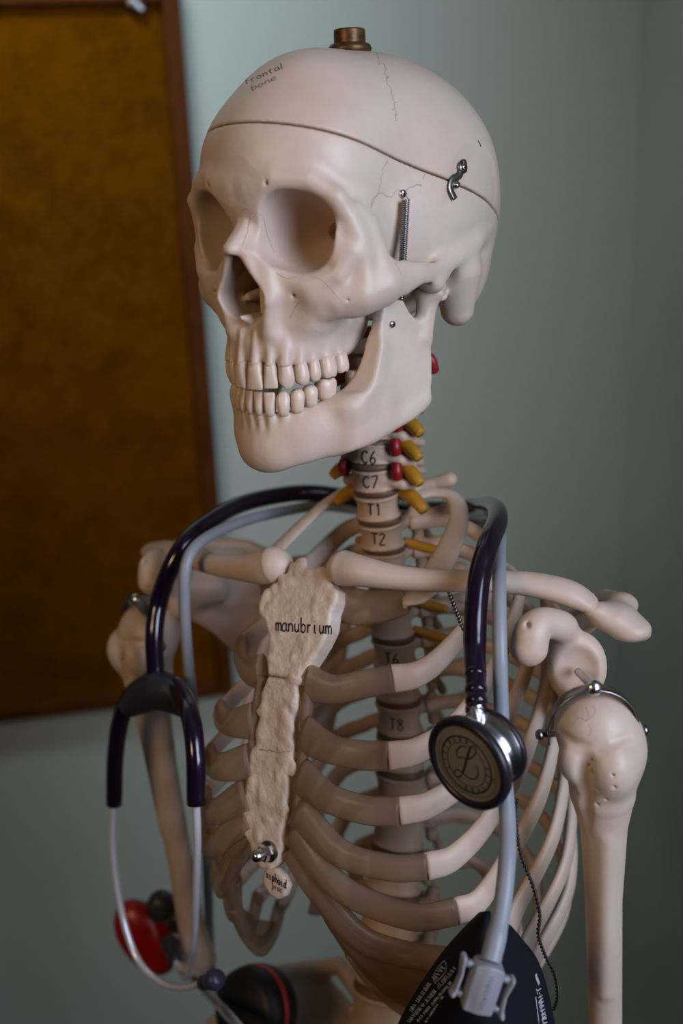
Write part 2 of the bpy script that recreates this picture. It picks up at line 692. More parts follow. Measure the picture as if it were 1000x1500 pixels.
M_DISC = mat('disc_brown', (0.13, 0.075, 0.038), 0.5)
M_WOOD = mat('frame_wood', (0.095, 0.027, 0.003), 0.6, spec=0.1, var=(0.06, 0.016, 0.0015), vscale=14)
M_WIRE = mat('twisted_wire', (0.05, 0.045, 0.04), 0.5, 0.6)


def cartilage_material():
    m = mat('cartilage', (0.37, 0.275, 0.20), 0.3, spec=0.5)
    nt = m.node_tree
    b = nt.nodes['Principled BSDF']
    out = nt.nodes['Material Output']
    tl = nt.nodes.new('ShaderNodeBsdfTranslucent')
    tl.inputs['Color'].default_value = (0.60, 0.42, 0.27, 1)
    tp = nt.nodes.new('ShaderNodeBsdfTransparent')
    tp.inputs['Color'].default_value = (0.85, 0.72, 0.58, 1)
    a = nt.nodes.new('ShaderNodeMixShader')
    a.inputs['Fac'].default_value = 0.35
    nt.links.new(b.outputs['BSDF'], a.inputs[1])
    nt.links.new(tl.outputs['BSDF'], a.inputs[2])
    c = nt.nodes.new('ShaderNodeMixShader')
    c.inputs['Fac'].default_value = 0.52
    nt.links.new(a.outputs['Shader'], c.inputs[1])
    nt.links.new(tp.outputs['BSDF'], c.inputs[2])
    nt.links.new(c.outputs['Shader'], out.inputs['Surface'])
    return m


M_CART = cartilage_material()


def cork_material():
    m = mat('cork', (0.20, 0.09, 0.022), 0.95, spec=0.0)
    nt = m.node_tree
    b = nt.nodes['Principled BSDF']
    tc = nt.nodes.new('ShaderNodeTexCoord')
    n1 = nt.nodes.new('ShaderNodeTexNoise')
    n1.inputs['Scale'].default_value = 22
    n1.inputs['Detail'].default_value = 8
    n1.inputs['Roughness'].default_value = 0.7
    v = nt.nodes.new('ShaderNodeTexVoronoi')
    v.inputs['Scale'].default_value = 160
    mx = nt.nodes.new('ShaderNodeMath')
    mx.operation = 'MULTIPLY_ADD'
    mx.inputs[1].default_value = 0.25
    nt.links.new(tc.outputs['Object'], n1.inputs['Vector'])
    nt.links.new(tc.outputs['Object'], v.inputs['Vector'])
    nt.links.new(v.outputs['Distance'], mx.inputs[0])
    nt.links.new(n1.outputs['Fac'], mx.inputs[2])
    r = nt.nodes.new('ShaderNodeValToRGB')
    r.color_ramp.elements[0].position = 0.36
    r.color_ramp.elements[0].color = (0.060, 0.018, 0.0004, 1)
    r.color_ramp.elements[1].position = 0.75
    r.color_ramp.elements[1].color = (0.125, 0.042, 0.001, 1)
    nt.links.new(mx.outputs[0], r.inputs['Fac'])
    nt.links.new(r.outputs['Color'], b.inputs['Base Color'])
    return m


M_CORK = cork_material()
M_WALL = mat('wall_paint', (0.46, 0.52, 0.445), 0.8, spec=0.2, var=(0.445, 0.505, 0.43), vscale=3, bump=0.05, bscale=150)
M_FLOOR = mat('floor_vinyl', (0.10, 0.09, 0.075), 0.5, var=(0.08, 0.07, 0.06), vscale=8)
M_CEIL = mat('ceiling_paint', (0.6, 0.6, 0.57), 0.8)
# ------------------------------------------------------------------ room corner
WYAW = math.radians(9.5)
WU = np.array([math.cos(WYAW), math.sin(WYAW), 0])     # along the back wall, to the right
WN = np.array([math.sin(WYAW), -math.cos(WYAW), 0])    # out of the back wall, into the room
WP = np.array([0, 1.27, 0])
WR = np.stack([WU, -WN, [0, 0, 1]], 1)                 # columns: along, into wall, up
UPZ = np.array([0, 0, 1.0])


def wall_hit(px, py, off=0.0):
    r = ray(px, py)
    o = WP + WN * off
    t = ((o - EYE) @ WN) / (r @ WN)
    P = EYE + r * t
    return np.array([(P - WP) @ WU, P[2]])             # (along wall, height)


CORNER = wall_hit(924, 400)[0]
WL, WH = 2.0, 2.55                                     # wall reaches left by WL; ceiling height
FRONT = 3.2


def wall_pt(u, off, z):
    return WP + WU * u + WN * off + UPZ * z


def slab(name, lo, hi, m):
    """Box in wall axes: along, out of the wall, up."""
    lo, hi = np.array(lo, float), np.array(hi, float)
    c = (lo + hi) / 2
    mb = MB().box(wall_pt(*c), (hi - lo) / 2, np.stack([WU, WN, UPZ], 1))
    return tag(node(name, mb, m, smooth=False), kind='structure')


slab('wall_back', (-WL, -0.1, 0), (CORNER + 0.1, 0, WH), M_WALL)
slab('wall_right', (CORNER, 0, 0), (CORNER + 0.1, 1.15, WH), M_WALL)   # up to the window opening nearer the camera
slab('floor', (-WL, -0.1, -0.1), (CORNER + 0.1, FRONT, 0), M_FLOOR)
slab('ceiling', (-WL, -0.1, WH), (CORNER + 0.1, FRONT, WH + 0.1), M_CEIL)
slab('baseboard_back', (-WL, 0, 0), (CORNER, 0.015, 0.1), M_CEIL)
slab('baseboard_right', (CORNER - 0.015, 0.015, 0), (CORNER, 1.15, 0.1), M_CEIL)

# cork notice board
BT = 0.022
b_tr = wall_hit(264, 0, BT)
b_br = wall_hit(344, 1019, BT)
BR_ = (b_tr[0] + b_br[0]) / 2
BB_ = b_br[1]
FWD = wall_hit(264, 0, BT)[0] - wall_hit(236, 0, BT)[0]
BTOP = wall_hit(100, 6, BT)[1]
BLEFT = BR_ - 0.92
board = thing('notice_board', wall_pt((BR_ + BLEFT) / 2, 0, BB_), 'large brown cork notice board in a dark wooden frame on the green wall', 'notice board')
RB = np.stack([WU, WN, UPZ], 1)


def board_box(name, u0, u1, o0, o1, z0, z1, m, bevel=0.003):
    mb = MB().box(wall_pt((u0 + u1) / 2, (o0 + o1) / 2, (z0 + z1) / 2), ((u1 - u0) / 2, (o1 - o0) / 2, (z1 - z0) / 2), RB)
    return node(name, mb, m, board, smooth=False, bevel=bevel)


board_box('cork_panel', BLEFT + FWD * .8, BR_ - FWD * .8, 0.001, 0.012, BB_ + FWD * .8, BTOP + FWD * .2, M_CORK, 0)
board_box('frame_rail', BR_ - FWD, BR_, 0.0005, BT, BB_, BTOP + FWD, M_WOOD)
board_box('frame_rail', BLEFT, BLEFT + FWD, 0.0005, BT, BB_, BTOP + FWD, M_WOOD)
board_box('frame_rail', BLEFT + FWD, BR_ - FWD, 0.0005, BT, BB_, BB_ + FWD, M_WOOD)
board_box('frame_rail', BLEFT + FWD, BR_ - FWD, 0.0005, BT, BTOP, BTOP + FWD, M_WOOD)

# metal clip near the top right of the board
k0, k1 = wall_hit(178, -8, 0.02), wall_hit(210, 16, 0.02)
mb = MB()
pa, pb = wall_pt(k0[0], 0.016, k0[1]), wall_pt(k1[0], 0.019, k1[1])
mb.tube(spline([pa, (pa + pb) / 2 + WN * 0.003, pb], 6), 0.0025, 10, up=WN, r2=0.006)
mb.lathe(pa * .8 + pb * .2 - WN * 0.006, WN, [(0.004, 0), (0.004, 0.006), (0.002, 0.008)], 16)
tag(node('metal_clip', mb, M_DARKSTEEL), 'small grey metal clip pinned at the top corner of the cork board', 'clip')

# ------------------------------------------------------------------ camera
cam = bpy.data.cameras.new('camera')
co = bpy.data.objects.new('camera', cam)
COL.objects.link(co)
Mx = Matrix.Identity(4)
for i in range(3):
    Mx[i][0], Mx[i][1], Mx[i][2], Mx[i][3] = CAMM[i, 0], -CAMM[i, 1], -CAMM[i, 2], EYE[i]
co.matrix_world = Mx
cam.sensor_fit = 'VERTICAL'
cam.sensor_height = 36.0
cam.sensor_width = 24.0
cam.lens = FPX / 1500 * 36.0
cam.clip_start = 0.02
cam.dof.use_dof = True
cam.dof.focus_distance = 0.575
cam.dof.aperture_fstop = 4.2
scene.camera = co

# ------------------------------------------------------------------ light
w = bpy.data.worlds.new('world')
scene.world = w
w.use_nodes = True
bg = w.node_tree.nodes['Background']
bg.inputs['Color'].default_value = (1.0, 0.85, 0.65, 1)
bg.inputs['Strength'].default_value = 0.004


def area(name, loc, target, sx, sy, power, col, spread=180):
    L = bpy.data.lights.new(name, 'AREA')
    L.shape = 'RECTANGLE'
    L.size, L.size_y = sx, sy
    L.energy = power
    L.color = col
    L.spread = math.radians(spread)
    o = bpy.data.objects.new(name, L)
    COL.objects.link(o)
    d = Vector(target) - Vector(loc)
    o.rotation_euler = d.to_track_quat('-Z', 'Y').to_euler()
    o.location = loc
    return o


area('window_daylight', (0.86, -0.34, 2.05), (-0.30, 0.95, 1.66), 0.8, 1.1, 9.4, (0.68, 0.77, 1.0), 98)
area('wall_wash_fill', (-0.36, 0.70, 2.5), (-0.32, 1.30, 1.80), 0.5, 0.25, 2.15, (0.70, 0.82, 1.0), 76)  # added light that brightens the upper back wall; not a fixture of the room
area('warm_fill', (-0.78, -0.42, 2.05), (0.05, 0.75, 1.48), 0.35, 0.35, 0.95, (1.0, 0.66, 0.36), 82)  # warm fill added from the front left to lift face and chest; no real lamp

scene.view_settings.view_transform = 'Standard'
scene.view_settings.look = 'None'
scene.view_settings.exposure = 0.0
scene.view_settings.gamma = 1.0
scene.view_settings.use_curve_mapping = False
def tri(a, b, c, r):
    a, b, c = (np.array(q, np.float32) for q in (a, b, c))
    ba, cb, ac = b - a, c - b, a - c
    nor = np.cross(ba, ac)
    lo, hi = np.minimum(np.minimum(a, b), c) - r, np.maximum(np.maximum(a, b), c) + r

    def dot(p, q):
        return p[0] * q[0] + p[1] * q[1] + p[2] * q[2]

    def f(X, Y, Z):
        pa, pb, pc = (X - a[0], Y - a[1], Z - a[2]), (X - b[0], Y - b[1], Z - b[2]), (X - c[0], Y - c[1], Z - c[2])
        ins = (np.sign(dot(pa, np.cross(ba, nor))) + np.sign(dot(pb, np.cross(cb, nor))) + np.sign(dot(pc, np.cross(ac, nor)))) < 2.0

        def ed(p, e):
            t = np.clip(dot(p, e) / float(e @ e), 0, 1)
            return (p[0] - e[0] * t) ** 2 + (p[1] - e[1] * t) ** 2 + (p[2] - e[2] * t) ** 2
        d1 = np.minimum(np.minimum(ed(pa, ba), ed(pb, cb)), ed(pc, ac))
        d2 = dot(pa, nor) ** 2 / float(nor @ nor)
        return np.sqrt(np.where(ins, d1, d2)) - r
    return f, lo, hi


# ------------------------------------------------------------------ the skeleton: root
SKEL_BASE = np.array([0.02, 0.66, 0.0])
skel = thing('anatomical_skeleton', SKEL_BASE,
             'life-size beige anatomical skeleton with grinning skull, standing in the green corner', 'skeleton')

# ------------------------------------------------------------------ skull (mm, left-forward-up)
CUT_A, CUT_B = 42.0, 0.35           # saw line of the cap: z = A + B*y


def build_cranium():
    V = Vol((0, -100, -52), (80, 116, 122), 0.9, mirror=True)
    # vault
    V.add(ell((0, 3, 46), (55, 88, 64.5)))
    V.add(ell((0, 40, 57), (47, 46, 51)), 12)
    V.add(ell((0, 0, 25), (61, 66, 36)), 10)
    V.add(ell((0, 56, 46), (40, 39, 42)), 10)
    V.add(ell((0, -19, 44), (63.5, 59, 53)), 20)
    V.add(ell((41, -31, 1), (16, 20, 25)), 10)
    V.add(ell((0, -46, 20), (47, 40, 39)), 20)
    V.add(ell((0, 4, 8), (57, 58, 30)), 12)
    V.add(ell((0, 61, 55), (45.5, 32, 32)), 14)
    # face core
    V.add(ell((25, 62, 22), (27.5, 26, 26)), 8)
    V.add(ell((0, 64, 18), (22, 20, 29)), 8)
    V.add(ell((16, 71, -10), (21, 22, 22)), 8)
    V.add(ell((0, 62, -24), (24, 28, 9)), 6)
    V.add(ell((22, 50, -26), (7, 10, 12)), 5)
    V.add(ell((39, 55, 22), (9.5, 15, 21)), 6)
    # brow and orbital rim
    V.add(ell((0, 86, 44), (17, 9, 9)), 10)
    V.add(tube_sdf([(6, 90, 45), (20, 90.5, 48.5), (35, 85.5, 47), (45.5, 78.5, 39)], [5.5, 4.6, 3.8, 3.8]), 7)
    V.add(tube_sdf([(45.5, 78.5, 39), (48.5, 73, 30), (50, 68.5, 20), (50, 66, 8), (48.5, 65, -4)], [3.8, 4.5, 5.5, 6.5, 8]), 4)
    V.add(tube_sdf([(49.5, 68, 33), (51, 60.5, 26), (52.5, 59, 18), (54, 57, 8), (55.5, 54, 0)], [3, 4, 5, 6, 7], (.8, 1, 1)), 4)
    V.add(tube_sdf([(48.5, 73, 14), (43.5, 77, 4), (33, 82.5, 0), (22, 86.5, 2), (13.5, 90, 11)], [4.5, 5, 4.5, 3.8, 3]), 5)
    # cheekbone and arch
    V.add(tube_sdf([(30, 80, -5), (40, 74, -7), (48, 65, -6), (54, 55, -2)], [8, 8, 8.5, 8.5]), 6)
    V.add(tube_sdf([(34, 76, -12), (45, 66.5, -13), (53, 56, -8)], [5, 4.5, 5]), 5)
    V.add(tube_sdf([(53, 56, -1), (59, 45, 0), (62, 34, 1.5), (62, 22, 1), (60, 14, 0), (57, 4, 3)], [9, 8.5, 5.5, 4.6, 5, 5], (.42, 1, 1)), 3)
    V.add(ell((57, 18, -5), (7, 5.5, 5)), 4)
    V.add(tube_sdf([(57, 12, 3), (60, 0, 6), (60, -18, 13), (52, -40, 22)], [4, 4, 4, 2]), 8)
    # mastoid and base
    V.add(cone((52, -13, -2), (50, -17, -22), 13.5, 9), 6)
    V.add(cone((45, -26, -2), (44, -28, -14), 11, 8), 8)
    V.add(ell((0, -10, -20), (26, 30, 9)), 8)
    V.add(cone((14, -2, -22), (14, -12, -26), 7, 6), 4)
    V.add(tube_sdf([(56, 8, -8), (52, 2, -12), (46, 0, -14)], [4, 4, 3]), 3)
    V.add(rbox((13, 45, -22), (1.6, 8, 15), 1.2, rz=12), 3)
    V.add(rbox((21, 43, -20), (1.8, 9, 17), 1.2, rz=-18), 3)
    V.add(ell((27, 44, -20), (7, 8, 13)), 4)
    # nose
    V.add(tube_sdf([(7, 83, 33), (9.5, 87.5, 20), (13, 93, 6), (15.6, 93.5, -8), (12, 90, -22)], [4, 4, 4.2, 4.4, 6]), 5)
    V.add(tube_sdf([(0, 83.5, 35), (0, 89, 27), (0, 103.5, 16.5)], [4.5, 4, 2.8]), 4)
    V.add(tri((2, 85, 34), (1, 103, 17), (12, 91, 13), 2.6), 3)
    V.add(tri((2, 84, 34), (9, 84, 32), (12.5, 90.5, 12), 3.4), 3)
    V.add(tri((5, 99.5, 14.5), (12, 91, 13), (15, 94.5, -8), 2.4), 2.5)
    V.add(tri((12, 91, 13), (15, 94.5, -8), (19, 85, 2), 2.6), 3)
    # alveolar process
    V.add(tube_sdf([(0, 89.5, -31), (9, 88, -31), (15, 84, -31), (20, 76.5, -31), (22.5, 67, -31), (23.5, 57, -31), (23, 47, -30), (21, 41, -29)],
                   [6.6, 6.4, 6.6, 6.6, 6.6, 6.8, 6.4, 5.5], (1, 1, 1.45)), 5)
    for (x, y), r in zip(UP_JUGA, (2.6, 2.4, 3.6, 2.9, 2.7, 3.2, 3.2)):
        V.add(cone((x * 1.03, y + .9, -39), (x * 1.02, y - .8, -23), r, r * .55), 1.4)
    # ---- hollows
    V.cut(ell((27, 94, -17), (8, 7, 10)), 8)
    V.cut(ell((42, 54, -31), (13, 17, 11.5)), 2)

    O = np.array((27.6, 88, 24.0))
    a = np.array((-.26, -1, -.05))
    a /= np.linalg.norm(a)
    u = np.array((1, -.26, -.20))
    u -= a * (a @ u)
    u /= np.linalg.norm(u)
    v = np.cross(u, a)
    v = v if v[2] > 0 else -v

    def orbit(X, Y, Z):
        x, y, z = X - O[0], Y - O[1], Z - O[2]
        t = x * a[0] + y * a[1] + z * a[2]
        p = x * u[0] + y * u[1] + z * u[2]
        q = x * v[0] + y * v[1] + z * v[2]
        tt_ = np.clip(t, -8, 60)
        s = 1.02 - 0.0035 * np.maximum(tt_, -8) - 0.00028 * np.maximum(tt_, 0) ** 2
        w_ = 18.5 * s
        h_ = 18.3 * s
        n = (np.abs(p / w_) ** 2.5 + np.abs(q / h_) ** 2.5) ** (1 / 2.5)
        return np.maximum((n - 1) * np.minimum(w_, h_), t - 46)
    V.cut((orbit, np.array((0, 36, -4)), np.array((62, 110, 50))), 1.6)

    V.cut(cone(O + a * 38, O + a * 62, 5.5, 2.5), 2)

    def pear(X, Y, Z):
        t = np.clip((Z + 5) / 15.5, 0, 1)
        r = 14.4 - 10.6 * t ** 1.1
        d = np.sqrt(X ** 2 + (Z + 5 - 15.5 * t) ** 2) - r
        d = np.maximum(d, -(Z + 16.5))
        return np.maximum(d, 57 - Y)
    V.cut((pear, np.array((-16, 54, -19)), np.array((16, 118, 17))), 1.2)
    V.add(rbox((0.8, 70, -2), (1.1, 13, 15), .8), 1)
    V.add(tube_sdf([(10.5, 81, -8), (9.5, 72, -7), (8.5, 60, -7)], [2.2, 3.4, 3.4]), 3)
    V.add(cone((0, 88, -18.5), (0, 98.5, -16), 4, 1.2), 3)
    V.cut(cone((19, 98, 46.5), (17.5, 84, 45), .9, .9), .5)
    V.cut(cone((26, 92, -6), (25, 80, -4), 1.1, .8), 1.0)
    V.cut(cone((49.5, 82, -8), (47, 68, -8), .6, .6), .3)
    # ear canal and groove in front of the mastoid
    V.cut(tube_sdf([(72, 3, -6), (56, 2.5, -6), (34, 4, -6)], [5.6, 4.6, 3], (1, 1, 1.35)), 2)
    V.cut(ell((62, 5, -13), (9, 4, 6)), 2)
    # flat bite plane of the gum
    V.keep(lambda X, Y, Z: -(Z + 40.3) + 0 * X + 0 * Y - 12 * np.clip((30 - Y) / 10, 0, 1) * 3, 1.5)
    return V


UP_ARCH = spline([(0, 95.2), (9, 93.6), (16.2, 88.8), (21.6, 81), (24.8, 71.5), (26.6, 61.5), (27, 51.5), (25.5, 42)], 20)
LO_ARCH = spline([(0, 91.6), (8, 90.3), (14.2, 86.4), (19.5, 79.5), (23.5, 71), (27, 61), (30, 51), (32, 42)], 20)


def arch_at(A, s):
    L = np.concatenate([[0], np.cumsum(np.linalg.norm(np.diff(A, axis=0), axis=1))])
    p = np.array([np.interp(s, L, A[:, 0]), np.interp(s, L, A[:, 1])])
    q = np.array([np.interp(s + .5, L, A[:, 0]), np.interp(s + .5, L, A[:, 1])])
    t = (q - p) / np.linalg.norm(q - p)
    return p, t


#        width depth height kind
UP_T = [(8.9, 7.0, 11.6, 'i'), (7.0, 6.4, 10.6, 'i'), (7.9, 8.0, 11.6, 'c'), (7.2, 9.0, 10.2, 'p'), (6.8, 9.0, 9.6, 'p'), (9.6, 10.5, 9.0, 'm'), (8.8, 10, 8.0, 'm')]
LO_T = [(5.6, 6.0, 10.0, 'i'), (6.2, 6.2, 10.2, 'i'), (7.0, 7.6, 10.8, 'c'), (7.2, 7.8, 10.0, 'p'), (7.4, 8.2, 9.0, 'p'), (10.6, 10, 8.4, 'm'), None, (10.5, 10, 8.6, 'm')]


def tooth_spots(A, T, gap=-0.1, missing=8.5):
    s = 0.0
    out = []
    for t in T:
        wd = missing if t is None else t[0]
        out.append((arch_at(A, s + wd / 2), t))
        s += wd + gap
    return out


UP_SPOTS = tooth_spots(UP_ARCH, UP_T)
LO_SPOTS = tooth_spots(LO_ARCH, LO_T)
UP_JUGA = [tuple(s[0][0]) for s in UP_SPOTS]


def crown(w, dp, h, kind):
    """Tooth standing on z=0 (gum) with its tip at z=h; x along the arch, y outward (mm)."""
    if kind == 'i':
        lv = [(-2, .70, .80), (0, .80, .92), (.12, .86, 1), (.3, .87, .95), (.5, .94, .78), (.7, .99, .58), (.86, 1, .42), (.96, .97, .30), (1, .88, .20)]
    elif kind == 'c':
        lv = [(-2, .70, .8), (0, .80, .95), (.12, .88, 1), (.3, .93, 1), (.5, 1, .9), (.66, .98, .72), (.8, .80, .52), (.92, .50, .34), (1, .22, .18)]
    elif kind == 'p':
        lv = [(-2, .74, .8), (0, .84, .9), (.12, .90, .97), (.3, .95, 1), (.5, 1, 1), (.68, 1, .94), (.84, .88, .80), (.95, .62, .58), (1, .36, .36)]
    else:
        lv = [(-2, .82, .85), (0, .90, .92), (.12, .94, .97), (.35, .98, 1), (.6, 1, 1), (.8, .97, .94), (.92, .88, .84), (.98, .74, .70), (.99, .4, .38)]
    seg = 24
    ang = np.arange(seg) * 2 * PI / seg
    e = 2.0 / 2.7
    cx = np.sign(np.cos(ang)) * np.abs(np.cos(ang)) ** e
    cy = np.sign(np.sin(ang)) * np.abs(np.sin(ang)) ** e
    V = []
    for s, a, b in lv:
        z = s if s < 0 else s * h
        V.append(np.stack([cx * a * w / 2, cy * b * dp / 2 + (1 - b) * dp * (.18 if kind == 'i' else .05), np.full(seg, float(z))], 1))
    V = np.concatenate(V)
    if kind == 'm':
        top = np.clip((V[:, 2] / h - .7) / .3, 0, 1)
        V[:, 2] += top * (0.9 * np.abs(np.sin(V[:, 0] / w * 2 * PI)) - .5)
        fl = np.clip(V[:, 2] / h, 0, 1)
        V[:, 1] -= .35 * np.cos(V[:, 0] / w * 4 * PI) * np.sign(V[:, 1]) * fl * -1
    F = []
    n = len(lv)
    for i in range(n - 1):
        for j in range(seg):
            k = (j + 1) % seg
            F.append((i * seg + j, i * seg + k, (i + 1) * seg + k, (i + 1) * seg + j))
    F.append(tuple(range(seg))[::-1])
    F.append(tuple((n - 1) * seg + j for j in range(seg)))
    return V, F


def place_teeth(spots, zf, down, parent, name):
    rnd = random.Random(3)
    for side in (1, -1):
        for (p, t), spec in spots:
            if spec is None:
                continue
            V, F = crown(*spec)
            n = np.array([-t[1], t[0]])
            n = n if n @ (p - np.array([0, 40])) > 0 else -n
            z0 = zf(p)
            a = rnd.uniform(-.07, .07)
            tilt = rnd.uniform(-.04, .04)
            t2 = t * math.cos(a) + n * math.sin(a)
            n2 = n * math.cos(a) - t * math.sin(a)
            W_ = np.zeros_like(V)
            lean = .10 if down else .04
            W_[:, 0] = side * (p[0] + V[:, 0] * t2[0] + V[:, 1] * n2[0] + V[:, 2] * tilt * t2[0] + n2[0] * lean * V[:, 2])
            W_[:, 1] = p[1] + V[:, 0] * t2[1] + V[:, 1] * n2[1] + V[:, 2] * tilt * t2[1] + n2[1] * lean * V[:, 2]
            W_[:, 2] = z0 + (-V[:, 2] if down else V[:, 2]) + rnd.uniform(-.3, .3)
            node(name, MB().put(SK.w(W_), F), M_TOOTH, parent)


def build_mandible():
    V = Vol((0, 0, -100), (66, 104, 0), 0.9, mirror=True)

    def xf(y, z):
        return np.interp(y, [8, 14, 30, 47, 60, 68], [53.5, 53, 48.5, 43, 38, 33]).astype(np.float32) + np.clip((-30 - z) / 40, 0, 1) * 1.2
    ramus = [(37, -5), (33.5, -10), (29, -18), (24.5, -22.5), (20.5, -21), (18.5, -14), (17, -9), (12, -9), (12.5, -18), (15.5, -30), (15, -45), (15.5, -56),
             (17.5, -64), (23, -69.5), (30, -73.5), (46, -78), (60, -83), (66, -84), (66, -62), (59, -56), (53.5, -49), (51, -40), (49.5, -28), (49, -20), (45, -11), (40.5, -5.5)]
    V.add(poly_plate(ramus, xf, lambda Y, Z: 3.1 + 1.6 * np.clip((Y - 35) / 20, 0, 1) * np.clip((-38 - Z) / 15, 0, 1), 2.4))
    V.add(ell((52.5, 13.5, -10.5), (9, 4.6, 5)), 5)
    V.add(cone((52, 14.5, -12), (52.5, 18, -32), 3.8, 3.2), 5)
    V.add(tube_sdf([(51, 19, -66), (46, 34, -72), (40, 52, -77)], [4, 4.2, 4.5]), 6)
    V.add(tube_sdf([(0, 86.5, -78.5), (10, 85, -78), (18.5, 79.5, -76.8), (26, 70.5, -74), (32, 61, -71), (37, 52, -67.5), (41, 45, -64)],
                   [6.7, 6.7, 6.8, 6.9, 6.8, 6.2, 5], (1, 1, 2.12), 4), 9)
    V.add(tube_sdf([(37, 62, -62), (42, 53, -50), (43.5, 48.5, -34)], [4.5, 4, 3]), 9)
    V.add(ell((0, 86.5, -85), (13, 8, 9)), 8)
    for (p, t), s in LO_SPOTS[:6]:
        V.add(cone((p[0] * 1.0, p[1] - .2, -62.5 if s[3] != 'm' else -58), (p[0] * 1.02, p[1] - .6, -76), 2.9, 1.5), 1.8)
    V.keep(lambda X, Y, Z: (Z + 63.3 - np.clip((84 - Y) / 22, 0, 1) * 8.2 - np.clip((62 - Y) / 14, 0, 3) ** 2 * 28) * .8 + 0 * X, 1.5)
    return V


vc = build_cranium()
vcap = vc.copy()
vc.keep(lambda X, Y, Z: (Z - (CUT_A - .45 + CUT_B * Y)) * .94 + 0 * X, 0.6)
vcap.keep(lambda X, Y, Z: -(Z - (CUT_A + .45 + CUT_B * Y)) * .94 + 0 * X, 0.6)

cr_mb = vol_mb(vc, SK)
cap_mb = vol_mb(vcap, SK)
vm = build_mandible()
man_mb = vol_mb(vm, SK)
BV_CR, BV_CAP, BV_MAN = bvh_of(cr_mb), bvh_of(cap_mb), bvh_of(man_mb)


def hit(bv, px, py, near=False):
    """Surface point and outward normal of a bone seen under a pixel."""
    for dx, dy in ((0, 0), (0, -3), (0, 3), (-3, 0), (3, 0), (0, -6), (0, 6), (6, 0), (-6, 0)):
        r = ray(px + dx, py + dy)
        h = bv.ray_cast(Vector(EYE), Vector(r / np.linalg.norm(r)), 3.0)
        if h[0] is not None or not near:
            break
    if h[0] is None:
        return None, None
    n = np.array(h[1])
    return np.array(h[0]), (n if n @ r < 0 else -n)


def crack(mb, bv, px, width, m=1, jit=0.0, seed=1, sub=3, lift=.00003):
    """A suture or crack line: a thin ribbon lying on the bone through the given spots."""
    rn = np.random.RandomState(seed)
    P = spline(np.array(px, float), sub)
    if jit:
        P = P + rn.randn(*P.shape) * jit
    pts, ns = [], []
    for a, b in P:
        h, n = hit(bv, a, b)
        if h is not None:
            pts.append(h + n * lift)
            ns.append(n)
    if len(pts) > 2:
        mb.tube(np.array(pts), width * .3, 5, mat=m, r2=width, normals=np.array(ns))


# sutures and cracks on the cranium
crack(cr_mb, BV_CR, [(568, 236), (560, 256), (556, 272), (550, 290), (543, 306)], .00022, jit=1.6, seed=2)
crack(cr_mb, BV_CR, [(540, 300), (556, 284), (572, 286), (584, 280), (600, 276), (616, 268)], .0002, jit=1.6, seed=3)
crack(cr_mb, BV_CR, [(620, 262), (624, 254), (632, 248)], .0002, jit=1.0, seed=4)
crack(cr_mb, BV_CR, [(397, 388), (408, 402), (424, 408), (437, 402), (452, 404), (470, 410), (486, 424), (500, 442)], .00014, jit=.8, seed=5)
crack(cr_mb, BV_CR, [(439, 410), (440, 430), (432, 450), (424, 466)], .00013, jit=.8, seed=6)
crack(cr_mb, BV_CR, [(352, 308), (362, 307), (372, 312), (384, 316)], .0002, jit=.8, seed=7)
crack(cr_mb, BV_CR, [(371, 313), (362, 338), (353, 366)], .00016, jit=.5, seed=8)
crack(cr_mb, BV_CR, [(386, 318), (392, 345), (402, 370)], .00016, jit=.5, seed=9)
crack(cr_mb, BV_CR, [(578, 384), (584, 394), (588, 402)], .00018, jit=.8, seed=10)
crack(cr_mb, BV_CR, [(724, 298), (716, 290), (704, 282)], .00014, jit=.2, seed=11)
# coronal suture on the cap
crack(cap_mb, BV_CAP, [(548, 78), (558, 92), (566, 110), (572, 128), (576, 146), (580, 162), (578, 176)], .00030, jit=1.9, seed=12, sub=5)
crack(cap_mb, BV_CAP, [(700, 205), (703, 214)], .0006, m=3, jit=.8, seed=13)

# handwriting on the cap: two words near the forehead's top
for txt, x0, y0, x1, y1, mm in (('frontal', 359, 124, 420, 97, 2), ('bone', 369, 133, 407, 115, 3)):
    st, wd = write(txt)
    for s in st:
        P = []
        for a, b in (spline(np.array(s, float), 4) if len(s) > 2 else spline(np.array(s, float), 6)):
            q = a / wd
            u_, v_ = x0 + (x1 - x0) * q - b * 1.2, y0 + (y1 - y0) * q - b * 4.2
            h, n = hit(BV_CAP, u_, v_)
            if h is not None:
                P.append((h + n * .00005, n))
        if len(P) > 1:
            cap_mb.tube(np.array([p[0] for p in P]), .00008, 5, mat=mm, r2=.00026, normals=np.array([p[1] for p in P]))

skull = node('skull', cr_mb, [M_BONE, M_SUTURE, M_INK, M_INKGREY], skel)
cap = node('skull_cap', cap_mb, [M_BONE, M_SUTURE, M_INK, M_INKGREY], skel)
mandible = node('mandible', man_mb, [M_BONE], skel)
place_teeth(UP_SPOTS, lambda p: -39.6 + np.clip((80 - p[1]) / 30, 0, 1) * 1.6, True, skull, 'upper_tooth')
place_teeth(LO_SPOTS, lambda p: -63.0 + np.clip((84 - p[1]) / 22, 0, 1) * 7.6, False, mandible, 'lower_tooth')

# ---- hanging bolt on the crown
top = SK.w((0, 6, 110.4))
axis = SK.w((0, 6, 120)) - top
axis /= np.linalg.norm(axis)
mb = MB()
mb.lathe(top, axis, [(.0088, -.002), (.0105, -.0012), (.0114, .0008), (.0105, .0028), (.0088, .0036), (.0085, .0036)], 40)
node('bolt_washer', mb, M_BRASS, cap)
mb = MB()
mb.lathe(top, axis, [(.0082, .003), (.0081, .0098), (.0076, .0104), (.0045, .0104), (.0044, .0085), (.0001, .0085)], 40)
node('bolt_nut', mb, M_BRASS, cap, smooth=True, sharp=25)


